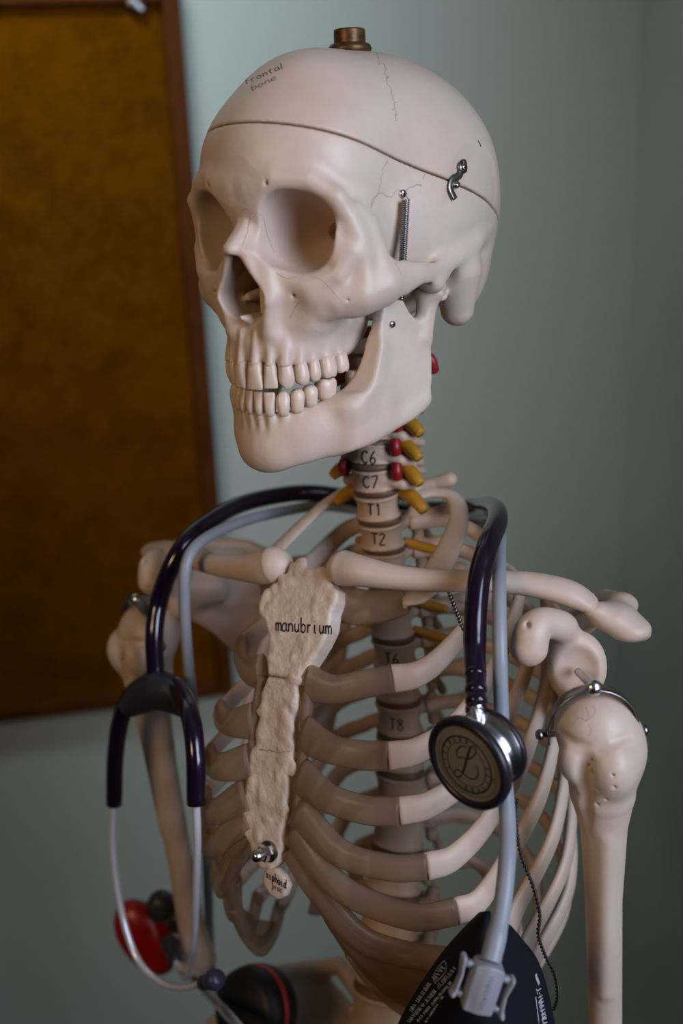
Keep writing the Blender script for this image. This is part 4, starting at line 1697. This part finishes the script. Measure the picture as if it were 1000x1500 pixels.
PHL = (161.2, 45.7, -85.7)
hl_mb, hw, (hx, hy, hz) = humerus(np.array(PHL), False, .03)
bvh_h = bvh_of(hl_mb)
for sd_, pl in ((1, [(838, 1062), (848, 1052), (858, 1056), (862, 1046), (858, 1036)]), (2, [(858, 1056), (868, 1050), (872, 1040), (868, 1034)]), (3, [(848, 1052), (842, 1046), (848, 1040)]), (4, [(862, 1060), (866, 1070), (862, 1078)])):
    crack(hl_mb, bvh_h, pl, .00013, jit=.5, seed=sd_)
hum_l = node('humerus', hl_mb, [M_BONE, M_SUTURE], skel)
PHR = TR.from_px(211, 929, 1, 44.0)
hr_mb, hwr, _ = humerus(PHR, True, .10)
hum_r = node('humerus', hr_mb, [M_BONE, M_SUTURE], skel)


def strap(h_obj, w, s, G):
    """Steel hoop over the humeral head with its end screws, and the bolt into the socket."""
    e1 = np.array([.80, -.60, 0]) if s > 0 else np.array([-.95, -.30, 0])
    c = np.array([-2.5 * s, 3, 3.0])
    out = []
    A = np.linspace(-14, 194, 50) * PI / 180
    for a in A:
        out.append(c + e1 * 26 * math.cos(a) + np.array([0, 0, 1]) * 28 * math.sin(a) + np.array([.42 * s, .9, 0]) * (3 * math.sin(a)))
    P = np.array(out)
    N = P - c
    Wp = w(P)
    Wn = w(P + N) - Wp
    mb = MB().tube(Wp, .0006, 8, r2=.0036, normals=Wn)
    node('hoop_strap', mb, M_DARKSTEEL, h_obj)
    for a in (184, -4):
        q = c + e1 * 26 * math.cos(a * PI / 180) + np.array([0, 0, 1]) * 28 * math.sin(a * PI / 180)
        dr = w(q + e1 * (10 if a < 90 else -10)) - w(q)
        dr /= np.linalg.norm(dr)
        mb = MB().lathe(w(q) - dr * .004, dr, [(.0013, 0), (.0013, .006), (.0026, .0062), (.0028, .0078), (.0018, .0092), (.0001, .0096)], 16)
        node('strap_screw', mb, M_DARKSTEEL, h_obj)
    tp = w(c + np.array([0, 0, 28]) + np.array([.42 * s, .9, 0]) * 3)
    gw = TR.w(G * np.array([s, 1, 1]))
    mb = MB().tube(spline([gw, gw * .5 + tp * .5, tp], 6), .0021, 12)
    d = tp - gw
    d /= np.linalg.norm(d)
    mb.lathe(tp - d * .001, d + np.array([0, -.4, 0]), [(.0022, 0), (.0040, .0008), (.0042, .0022), (.0030, .0040), (.0001, .0048)], 20)
    node('socket_bolt', mb, M_STEEL, h_obj)


GL = np.array((141, 26, -62.0)) + np.array((.5, .86, 0)) * 7
strap(hum_l, hw, 1, GL)
strap(hum_r, hwr, -1, GL)

# ------------------------------------------------------------------ pelvis and stand (mostly below the frame)
V = Vol((0, -70, -540), (150, 100, -330), 2.0, mirror=True)
V.add(tri((35, -40, -400), (118, 30, -372), (60, 20, -450), 4))
V.add(tri((35, -40, -400), (90, -35, -352), (118, 30, -372), 4), 6)
V.add(tube_sdf([(35, -45, -385), (75, -45, -350), (110, -5, -348), (125, 40, -372)], [7, 6, 6.5, 7]), 5)
V.add(tube_sdf([(60, 20, -450), (85, 25, -475), (45, 60, -505), (0, 72, -505)], [14, 20, 10, 10]), 10)
V.add(tube_sdf([(85, 15, -485), (60, -10, -525), (40, 30, -528), (30, 62, -508)], [13, 12, 8, 8]), 8)
V.add(tube_sdf([(0, -20, -402), (0, -45, -430), (0, -55, -470), (0, -45, -500)], [28, 22, 14, 7], (1.2, .7, 1)), 8)
v, f = V.mesh(1)
pelvis = node('pelvis', MB().put(TR.w(v), f), M_BONE2, skel)
pb = TR.w((0, -50, -470))
mb = MB().lathe((pb[0], pb[1], 0.06), (0, 0, 1), [(.014, 0), (.014, pb[2] - .06)], 24)
node('stand_pole', mb, M_STEEL, skel)
mb = MB()
for j in range(5):
    a = j * 2 * PI / 5 + .3
    e = np.array([pb[0] + .27 * math.cos(a), pb[1] + .27 * math.sin(a), .045])
    mb.tube(spline([(pb[0], pb[1], .075), e], 4), .013, 10, r2=.02)
    mb.ball(e - np.array([0, 0, .018]), .027, 14)
mb.lathe((pb[0], pb[1], .05), (0, 0, 1), [(.03, 0), (.034, .02), (.03, .05), (.016, .06)], 24)
node('stand_base', mb, M_BLACK, skel)


# ------------------------------------------------------------------ wires
def twisted(name, pts, r, pitch, parent, m=M_WIRE, n=14):
    P = spline(np.array(pts, float), n)
    T = np.gradient(P, axis=0)
    T /= np.linalg.norm(T, axis=1)[:, None]
    L = np.concatenate([[0], np.cumsum(np.linalg.norm(np.diff(P, axis=0), axis=1))])
    # resample finely
    s = np.linspace(0, L[-1], int(L[-1] / (pitch / 10)))
    P = np.stack([np.interp(s, L, P[:, i]) for i in range(3)], 1)
    T = np.gradient(P, axis=0)
    T /= np.linalg.norm(T, axis=1)[:, None]
    a = np.cross(T, [0.3, .9, .1])
    a /= np.linalg.norm(a, axis=1)[:, None]
    b = np.cross(T, a)
    mb = MB()
    for ph in (0, PI):
        th = s / pitch * 2 * PI + ph
        mb.tube(P + (a * np.cos(th)[:, None] + b * np.sin(th)[:, None]) * r * .8, r * .62, 6)
    return node(name, mb, m, parent)


twisted('tie_wire', [TR.w(TR.from_px(x, y, 1, f)) for x, y, f in ((757, 1170, 62), (755, 1200, 63), (762, 1250, 62), (780, 1298, 58), (790, 1340, 55), (788, 1370, 55), (798, 1400, 50), (812, 1428, 46), (816, 1460, 44), (810, 1480, 42))], .0008, .005, skel)
twisted('tie_wire', [TR.w(TR.from_px(x, y, 1, f)) for x, y, f in ((655, 858, 48), (661, 878, 46), (668, 896, 44), (674, 912, 42), (680, 924, 42))], .0009, .004, skel, M_DARKSTEEL)
# ------------------------------------------------------------------ stethoscope round the neck
def tr_path(rows, n=10):
    """(pixel x, pixel y, forward mm) rows on the thorax -> smooth world path."""
    return spline(np.array([TR.w(TR.from_px(x, y, 1, f)) for x, y, f in rows]), n)


steth = thing('stethoscope', TR.w(TR.from_px(228, 1010, 1, 75)),
              'dark purple stethoscope with round steel chestpiece, draped round the skeleton neck', 'stethoscope')
P = tr_path([(228, 992, 75), (226, 930, 72), (233, 880, 65), (250, 832, 63), (276, 790, 51), (312, 760, 26), (352, 739, -4), (400, 727, -30), (450, 722, -52), (505, 728, -70),
             (570, 744, -78), (640, 746, -72), (695, 743, -52), (722, 744, -18), (728, 762, 16), (715, 796, 44), (703, 840, 58), (697, 890, 68), (695, 950, 78), (697, 1010, 92), (698, 1044, 99)], 12)
rr = np.full(len(P), .0056)
rr[-26:] = np.interp(np.arange(26), [0, 10, 12, 25], [.0054, .0050, .0048, .0047])
mb = MB().tube(P, rr, 18)
for q in (-3, -8, -13, -18):
    t = P[q + 1] - P[q - 1]
    mb.lathe(P[q], t, [(.0047, -.0022), (.0053, -.0012), (.0053, .0012), (.0047, .0022)], 20)
node('tubing', mb, M_PURPLE, steth)


def sleeve(rows, f_mb=None):
    Q = tr_path(rows, 8)
    r_ = np.interp(np.linspace(0, 1, len(Q)), [0, .3, 1], [.0056, .0058, .0053])
    mb = MB().tube(Q, r_, 18)
    return node('ear_sleeve', mb, M_PURPLE, steth), Q


_, QL = sleeve([(226, 992, 75), (196, 1014, 76), (178, 1050, 77), (169, 1105, 78), (167, 1178, 79)])
_, QR = sleeve([(232, 992, 75), (262, 1012, 80), (279, 1050, 98), (286, 1105, 108), (287, 1178, 112)])
# yoke: rubber saddle moulded over the fork
V = Vol((-190, 50, -165), (-95, 100, -85), 1.0)
yk = [TR.from_px(x, y, 1, f) for x, y, f in ((191, 1030, 78), (203, 1014, 78), (217, 1006, 78), (232, 1004, 78), (248, 1007, 78), (262, 1017, 78), (271, 1031, 78))]
V.d[:] = 50
lo_ = np.min(yk, 0) - 16
hi_ = np.max(yk, 0) + 16
V = Vol(lo_, hi_, .8)
V.add(tube_sdf(yk, [6.2, 7.2, 8, 8.4, 8, 7.2, 6.2]))
V.add(tube_sdf([TR.from_px(200, 1020, 1, 78), TR.from_px(231, 1010, 1, 79), TR.from_px(264, 1022, 1, 78)], [7.5, 8.6, 7.5]), 4)
V.add(tube_sdf([TR.from_px(193, 1034, 1, 78), TR.from_px(231, 1022, 1, 79), TR.from_px(270, 1034, 1, 78)], [6.8, 7.5, 6.8]), 4)
V.cut(tube_sdf([TR.from_px(231, 1092, 1, 60), TR.from_px(231, 1092, 1, 100)], [19, 19]), 2)
v, f = V.mesh(2)
node('yoke', MB().put(TR.w(v), f), M_YOKE, steth)

EL = tr_path([(167, 1172, 79), (165, 1230, 80), (170, 1290, 81), (184, 1360, 83), (205, 1411, 86), (235, 1439, 90), (268, 1447, 94), (300, 1439, 98)], 10)
node('ear_tube', MB().tube(EL, .0023, 16), M_CHROME, steth)
ER = tr_path([(287, 1172, 112), (289, 1240, 110), (287, 1320, 102), (284, 1380, 88), (279, 1422, 69), (270, 1432, 60), (261, 1418, 52), (256, 1404, 48)], 10)
node('ear_tube', MB().tube(ER, .0023, 16), M_CHROME, steth)


def ear_tip(P, m):
    d = P[-1] - P[-3]
    d /= np.linalg.norm(d)
    mb = MB().lathe(P[-1] - d * .003, d, [(.0034, 0), (.0046, .001), (.0046, .004), (.0040, .006), (.0046, .009), (.0060, .0125), (.0064, .0155), (.0056, .0185), (.0034, .0205), (.0015, .0208)], 24)
    return node('ear_tip', mb, m, steth)


ear_tip(EL, M_EARTIP)
ear_tip(ER, M_KNOB)

# chestpiece
cc = TR.w(TR.from_px(686, 1118, 1, 112))
dv = CAMM @ np.array([-.93 * .76, .40 * .76, -.66])
n = dv / np.linalg.norm(dv)
rim = MB().lathe(cc, n, [(.0186, .0008), (.0192, .0020), (.0208, .0026), (.0224, .0018), (.0230, 0), (.0226, -.0020), (.0210, -.0030)], 64, cap=False)
cp_body = MB().lathe(cc, n, [(.0215, -.0005), (.0222, -.0034), (.0208, -.0052), (.0160, -.0074), (.0136, -.0100), (.0134, -.0122), (.0150, -.0146), (.0172, -.0164), (.0177, -.0176), (.0172, -.0186)], 64)
chest = node('chestpiece', cp_body, M_STEEL, steth, sharp=50)
node('diaphragm_rim', rim, M_RIM, chest)
node('bell_rim', MB().lathe(cc, n, [(.0170, -.0166), (.0183, -.0168), (.0188, -.0182), (.0182, -.0198), (.0165, -.0202), (.0001, -.0198)], 64), M_RIM, chest)
dia = MB().lathe(cc, n, [(.0001, .0014), (.0150, .0014), (.0164, .0011), (.0172, .0005), (.0180, .0006), (.0190, .0010)], 64, cap=False)
up_ = np.array([0, 0, 1.0]) - n * n[2]
up_ /= np.linalg.norm(up_)
rt = np.cross(up_, n)
up_, rt = up_ * math.cos(.27) + rt * math.sin(.27), rt * math.cos(.27) - up_ * math.sin(.27)
LS = 1.12                          # size of the engraved mark
Rn = np.stack([rt, up_, n], 1)


def ring(mb, R_, w, z=.00155):
    a = np.arange(72) * 2 * PI / 72
    C = cc + LS * R_ * (np.cos(a)[:, None] * rt + np.sin(a)[:, None] * up_) + n * z
    mb.tube(C, .00008, 5, mat=1, closed=True, r2=w, normals=np.tile(n, (72, 1)))


ring(dia, .0126, .00045)
ring(dia, .0098, .00018)


def pen(mb, pts, w, z=.00155, sub=8):
    Q = spline(np.array(pts, float), sub) * .001 * LS
    C = cc + Q[:, :1] * rt + Q[:, 1:2] * up_ + n * z
    mb.tube(C, .00008, 5, mat=1, r2=w, normals=np.tile(n, (len(C), 1)))


# script capital L in the middle
pen(dia, [(-2.6, 2.2), (-4.6, .6), (-5.8, 3.0), (-4.4, 6.8), (-1.8, 8.2)], .00035)
pen(dia, [(-2.6, 2.2), (-.2, 2.9), (2.2, 6.2), (2.9, 9.6), (1.6, 11.3), (.1, 9.4), (-.5, 4.0), (-.6, -2.0), (-1.0, -6.2), (-2.6, -8.8), (-4.4, -8.6), (-4.6, -6.8), (-2.9, -5.2), (.4, -5.4),
          (3.4, -5.2), (5.8, -3.2), (6.2, -.2), (5.2, 2.4), (4.4, 3.0)], .00035)
pen(dia, [(.1, 9.4), (-.4, 4.0), (-.5, -2.0), (-.9, -5.6)], .0006)


def arc_text(mb, s, a0, a1, R_, size, inward):
    for i, ch in enumerate(s):
        if ch not in GLYPH:
            continue
        a = math.radians(a0 + (a1 - a0) * (i / (len(s) - 1)))
        c = np.array([math.cos(a), math.sin(a)]) * R_
        y = -c / R_ if inward else c / R_
        x = np.array([y[1], -y[0]])
        for st in GLYPH[ch]:
            pts = [tuple((c + x * (p - .5) * size * .9 + y * (q - .85) * size) * 1000) for p, q in st]
            pen(mb, pts, .00021, sub=4 if len(pts) > 4 else 2)


arc_text(dia, 'LITTMANN', 222, 102, .0112, .00105, False)
arc_text(dia, 'QUALITY', -78, 28, .0112, .00105, True)
arc_text(dia, 'TM', 4, 10, .0139, .0005, False)
node('diaphragm', dia, [M_DIAPH, M_INK], chest)
# stem between tubing and body
sb = cc - n * .0112
st_dir = P[-1] - sb
L_ = np.linalg.norm(st_dir)
st_dir /= L_
mb = MB().lathe(sb + st_dir * .006, st_dir, [(.0040, 0), (.0040, L_ - .010), (.0043, L_ - .009), (.0043, L_ - .002)], 28)
node('stem', mb, M_STEEL, chest, sharp=40)

# ------------------------------------------------------------------ blood-pressure hose and its connector
hose = thing('blood_pressure_hose', TR.w(TR.from_px(738, 1300, 1, 110)),
             'pale grey rubber hose with a square plastic connector, looped behind the skeleton neck', 'hose')
HP = tr_path([(352, 1560, -6), (330, 1500, -6), (312, 1440, -6), (307, 1380, -5), (304, 1290, 4), (299, 1180, 22), (289, 1080, 42), (279, 1000, 60), (273, 940, 68), (270, 880, 70), (271, 835, 70), (284, 803, 61),
              (318, 779, 37), (368, 760, 4), (420, 748, -30), (470, 741, -62), (530, 748, -88), (600, 758, -92), (655, 760, -88), (692, 764, -78), (718, 768, -46), (731, 782, -8), (731, 808, 24), (731, 850, 52),
              (731, 900, 66), (732, 960, 74), (734, 1040, 76), (738, 1130, 80), (743, 1200, 90), (742, 1265, 104), (735, 1330, 116), (726, 1375, 126), (718, 1408, 132)], 12)
hr = np.interp(np.arange(len(HP)) / (len(HP) - 1), [0, .70, .80, .90, .955, .965, 1], [.0034, .0034, .0036, .0041, .0042, .0047, .0047])
node('hose_tube', MB().tube(HP, hr, 18), M_HOSE, hose)
ctop = HP[-1]
cbot = TR.w(TR.from_px(696, 1476, 1, 138))
ca = cbot - ctop
CLn = np.linalg.norm(ca)
ca /= CLn
vw = EYE - ctop
cn = vw / np.linalg.norm(vw) + CAMM[:, 0] * .28
cn -= ca * (cn @ ca)
cn /= np.linalg.norm(cn)
cx = np.cross(cn, ca)
cx = cx if cx @ CAMM[:, 0] > 0 else -cx


def cw(q):
    """connector millimetres: across, along, out."""
    q = np.asarray(q, float) / 1000
    return ctop + q[..., 0:1] * cx + q[..., 1:2] * ca + q[..., 2:3] * cn


Lm = CLn * 1000
V = Vol((-13, -4, -11), (13, Lm + 4, 12), .45)
V.add(rbox((0, Lm / 2, 0), (7.0, Lm / 2 + .5, 5.2), 1.6))
V.add(ell((0, Lm / 2, 1), (7.2, Lm / 2 + 6, 6.4)), 1.5)
V.keep(lambda X, Y, Z: np.abs(Y - Lm / 2) - Lm / 2 - .2 + 0 * X + .045 * X ** 2 * np.sign(Y - Lm / 2) * -1 * (Y < Lm / 2) - .012 * X ** 2 * (Y > Lm / 2), .6)
v, f = V.mesh(1)
cmb = MB().put(cw(v), f)
bvc = bvh_of(cmb)
conn = node('connector', cmb, M_CONN, hose)
tv, tf = text_mesh('WelchAllyn', 3.6, 0.14)
q = np.stack([tv[:, 1] + .6, tv[:, 0] + Lm * .5, np.zeros(len(tv))], 1)
# follow the crown of the body
qw = []
for a in q:
    o = cw(np.array([a[0], a[1], 20.0]))
    h = bvc.ray_cast(Vector(o), Vector(-cn), .05)
    qw.append(np.array(h[0]) if h[0] is not None else cw(np.array([a[0], a[1], 5.0])))
qw = np.array(qw) + tv[:, 2:3] / 1000 * cn + cn * .00008
M_EMB = mat('embossed_plastic', (0.17, 0.17, 0.18), 0.4)
node('embossed_lettering', MB().put(qw, tf), M_EMB, conn, smooth=False)
for s_ in (-1, 1):
    V = Vol((-15, -4, -9), (15, Lm + 4, 9), .45)
    V.add(tube_sdf([(s_ * 12.0, 2.5, 0), (s_ * 10.9, Lm * .45, 0), (s_ * 11.4, Lm - 5, 0), (s_ * 12.2, Lm - 2.5, 0)], [2.5, 1.9, 2.2, 2.7], (.6, 1, 1.55)))
    V.keep(lambda X, Y, Z: np.abs(Y - Lm / 2 + .6) - Lm / 2 + 1.6 + 0 * X + 0 * Z, .8)
    off = np.array([0, 3.4 if s_ > 0 else -1.2, 0])
    v, f = V.mesh(1)
    mb = MB().put(cw(v + off), f)
    for yy in (4.2, Lm - 4.2):
        mb.box(cw(np.array([s_ * 8.6, yy, -.5]) + off * .6), (.0030, .0012, .0022), np.stack([cx, ca, cn], 1))
    node('release_clip', mb, M_CONN, conn)

# ------------------------------------------------------------------ cuff hanging at the connector
rows = [  # pixel y, left x, ridge x, right x, forward: left, ridge, right
    ((702, 1336, 102), (712, 1338, 112), (735, 1345, 102)),
    ((676, 1362, 102), (708, 1368, 116), (752, 1362, 90)),
    ((652, 1389, 101), (706, 1400, 122), (768, 1382, 84)),
    ((630, 1419, 99), (704, 1440, 124), (786, 1407, 78)),
    ((608, 1453, 96), (702, 1480, 125), (800, 1445, 74)),
    ((584, 1499, 93), (700, 1525, 125), (812, 1500, 72)),
    ((570, 1560, 82), (698, 1580, 124), (822, 1562, 70)),
    ((562, 1630, 80), (696, 1645, 122), (828, 1630, 70)),
]
G_ = []
for a, b, c in rows:
    A, B_, C = (TR.from_px(*q[:2], 1, q[2]) for q in (a, b, c))
    m1 = (A + B_) / 2 + np.array([-2, 5.5, 0]) * np.linalg.norm(A - B_) / 40
    m2 = (B_ + C) / 2 + np.array([2, 4.0, 0]) * np.linalg.norm(C - B_) / 40
    back1 = A + np.array([10, -9, 0]) * np.linalg.norm(A - B_) / 40
    back2 = C + np.array([-10, -6, 0]) * np.linalg.norm(C - B_) / 40
    G_.append(spline(np.array([back1, A, m1, B_, m2, C, back2]), 6))
G_ = np.array(G_)
G2 = np.stack([spline(G_[:, j], 6) for j in range(G_.shape[1])], 1)
nr, nc = G2.shape[:2]
Wg = TR.w(G2.reshape(-1, 3)).reshape(nr, nc, 3)
dn = np.cross(np.gradient(Wg, axis=1), np.gradient(Wg, axis=0))
dn /= np.linalg.norm(dn, axis=2)[:, :, None] + 1e-12
if (dn[nr // 2, nc // 2] @ (EYE - Wg[nr // 2, nc // 2])) < 0:
    dn = -dn
th = .0022
Vt = np.concatenate([Wg.reshape(-1, 3), (Wg - dn * th).reshape(-1, 3)])
F = []
N0 = nr * nc
idx = lambda i, j, k=0: k * N0 + i * nc + j
for i in range(nr - 1):
    for j in range(nc - 1):
        F.append((idx(i, j), idx(i, j + 1), idx(i + 1, j + 1), idx(i + 1, j)))
        F.append((idx(i, j, 1), idx(i + 1, j, 1), idx(i + 1, j + 1, 1), idx(i, j + 1, 1)))
for i in range(nr - 1):
    for j in (0, nc - 1):
        F.append((idx(i, j), idx(i + 1, j), idx(i + 1, j, 1), idx(i, j, 1)))
for j in range(nc - 1):
    for i in (0, nr - 1):
        F.append((idx(i, j), idx(i, j + 1), idx(i, j + 1, 1), idx(i, j, 1)))
cuff_mb = MB().put(Vt, F)
bvf = bvh_of(cuff_mb)


def print_line(mb, bv, p0, p1, hgt, seed, w=.00028, gap=.16, step=.55):
    """A line of small print too fine to read: upright letter-like marks along p0 -> p1."""
    rn = np.random.RandomState(seed)
    p0, p1 = np.array(p0, float), np.array(p1, float)
    L = np.linalg.norm(p1 - p0)
    ex = (p1 - p0) / L
    ey = np.array([ex[1], -ex[0]])
    x = 0
    while x < L:
        if rn.rand() < gap:
            x += hgt * .7
            continue
        wd = hgt * step * rn.uniform(.8, 1.2)
        st = [[(0, 0), (0, 1)], [(0, 1), (.8, .1)], [(.8, 0), (.8, 1)], [(.1, .5), (.8, .55)], [(0, 0), (.7, .1)]]
        for s in [st[k] for k in rn.choice(5, 2 + rn.randint(2), replace=False)]:
            pts, ns = [], []
            for a, b in spline(np.array(s, float), 3):
                q = p0 + ex * (x + a * wd) + ey * b * hgt
                h, n_ = hit(bv, *q)
                if h is not None:
                    pts.append(h + n_ * .0001)
                    ns.append(n_)
            if len(pts) > 1:
                mb.tube(np.array(pts), w * .3, 4, mat=1, r2=w, normals=np.array(ns))
        x += wd * 1.25


print_line(cuff_mb, bvf, (604, 1482), (632, 1441), 6, 1)
print_line(cuff_mb, bvf, (600, 1499), (667, 1421), 6, 2, gap=.08)
print_line(cuff_mb, bvf, (612, 1498), (661, 1441), 4, 3)
print_line(cuff_mb, bvf, (624, 1498), (650, 1460), 3, 4, w=.0002)
for pl in ([(637, 1441), (635, 1428), (650, 1408), (653, 1422), (637, 1441)],):
    crack(cuff_mb, bvf, pl, .0003, m=1, sub=6, lift=.0001)
print_line(cuff_mb, bvf, (639, 1436), (652, 1419), 8, 7, gap=0)
crack(cuff_mb, bvf, [(784, 1427), (786, 1434), (789, 1441)], .0012, m=1, sub=4, lift=.0001)
print_line(cuff_mb, bvf, (785, 1449), (795, 1502), 7, 9, w=.0004, gap=0)
crack(cuff_mb, bvf, [(784, 1460), (786, 1475), (789, 1499)], .0004, m=1, sub=4, lift=.0001)
crack(cuff_mb, bvf, [(792, 1462), (793, 1478), (795, 1499)], .0004, m=1, sub=4, lift=.0001)
cuff = tag(node('blood_pressure_cuff', cuff_mb, [M_CUFF, M_PRINT]), 'black fabric blood-pressure cuff with white print, hanging over the lower left ribs', 'cuff')

# ------------------------------------------------------------------ blurred tools behind the stethoscope loop
rd = TR.w(TR.from_px(213, 1372, 1, 18))
red = thing('hand_tool', rd, 'bright red rounded tool with dark knobs, behind the chrome stethoscope loop by the arm bone', 'tool')
dcam = CAMM[:, 2]
axr = CAMM @ np.array([.50, .86, .1])
axr /= np.linalg.norm(axr)
nr_ = CAMM @ np.array([-.25, -.1, -1.0])
nr_ -= axr * (nr_ @ axr)
nr_ /= np.linalg.norm(nr_)
br_ = np.cross(axr, nr_)
V = Vol((-36, -26, -20), (36, 26, 20), 1.0)
V.add(ell((-2, 0, 0), (29, 20, 13)))
V.add(ell((12, 0, 0), (20, 14, 11)), 8)
v, f = V.mesh(1)
mb = MB().put(rd + (v[:, :1] * axr + v[:, 1:2] * br_ + v[:, 2:3] * nr_) / 1000, f)
node('red_body', mb, M_RED, red)


def knob(px, py, f_, r, h, name='knob', m=M_KNOB):
    p = TR.w(TR.from_px(px, py, 1, f_))
    mb = MB().lathe(p - nr_ * h * .7, nr_, [(r * .8, 0), (r, h * .2), (r, h * .7), (r * .85, h * .92), (r * .4, h), (.0001, h)], 24)
    return node(name, mb, m, red)


knob(234, 1331, 24, .0105, .016)
knob(262, 1352, 20, .0085, .014)
Q = tr_path([(240, 1378, 16), (266, 1414, 12), (300, 1450, 32), (330, 1482, 70), (372, 1530, 86)], 6)
node('rod', MB().tube(Q, .0033, 14), M_STEEL, red)

bd = TR.w(TR.from_px(374, 1478, 1, 34))
axd = CAMM @ np.array([-.62, -.18, -.76])
axd /= np.linalg.norm(axd)
bk = thing('round_case', bd, 'black round padded case with an orange-red stripe round its edge, low beside the hip bone', 'case')
pr_ = [(.0001, .0135), (.020, .0135), (.0255, .0115), (.0275, .0065)]
node('case_body', MB().lathe(bd, axd, [(.0001, .0150), (.021, .0145), (.0265, .0115), (.0280, .0050), (.0280, -.0080), (.0262, -.0130), (.020, -.0155), (.0001, -.0160)], 48), M_BLACK, bk)
node('edge_stripe', MB().lathe(bd, axd, [(.0278, -.0026), (.0285, -.0022), (.0285, .0012), (.0278, .0016)], 48, cap=False), mat('stripe_red', (.45, .03, .01), .4), bk)
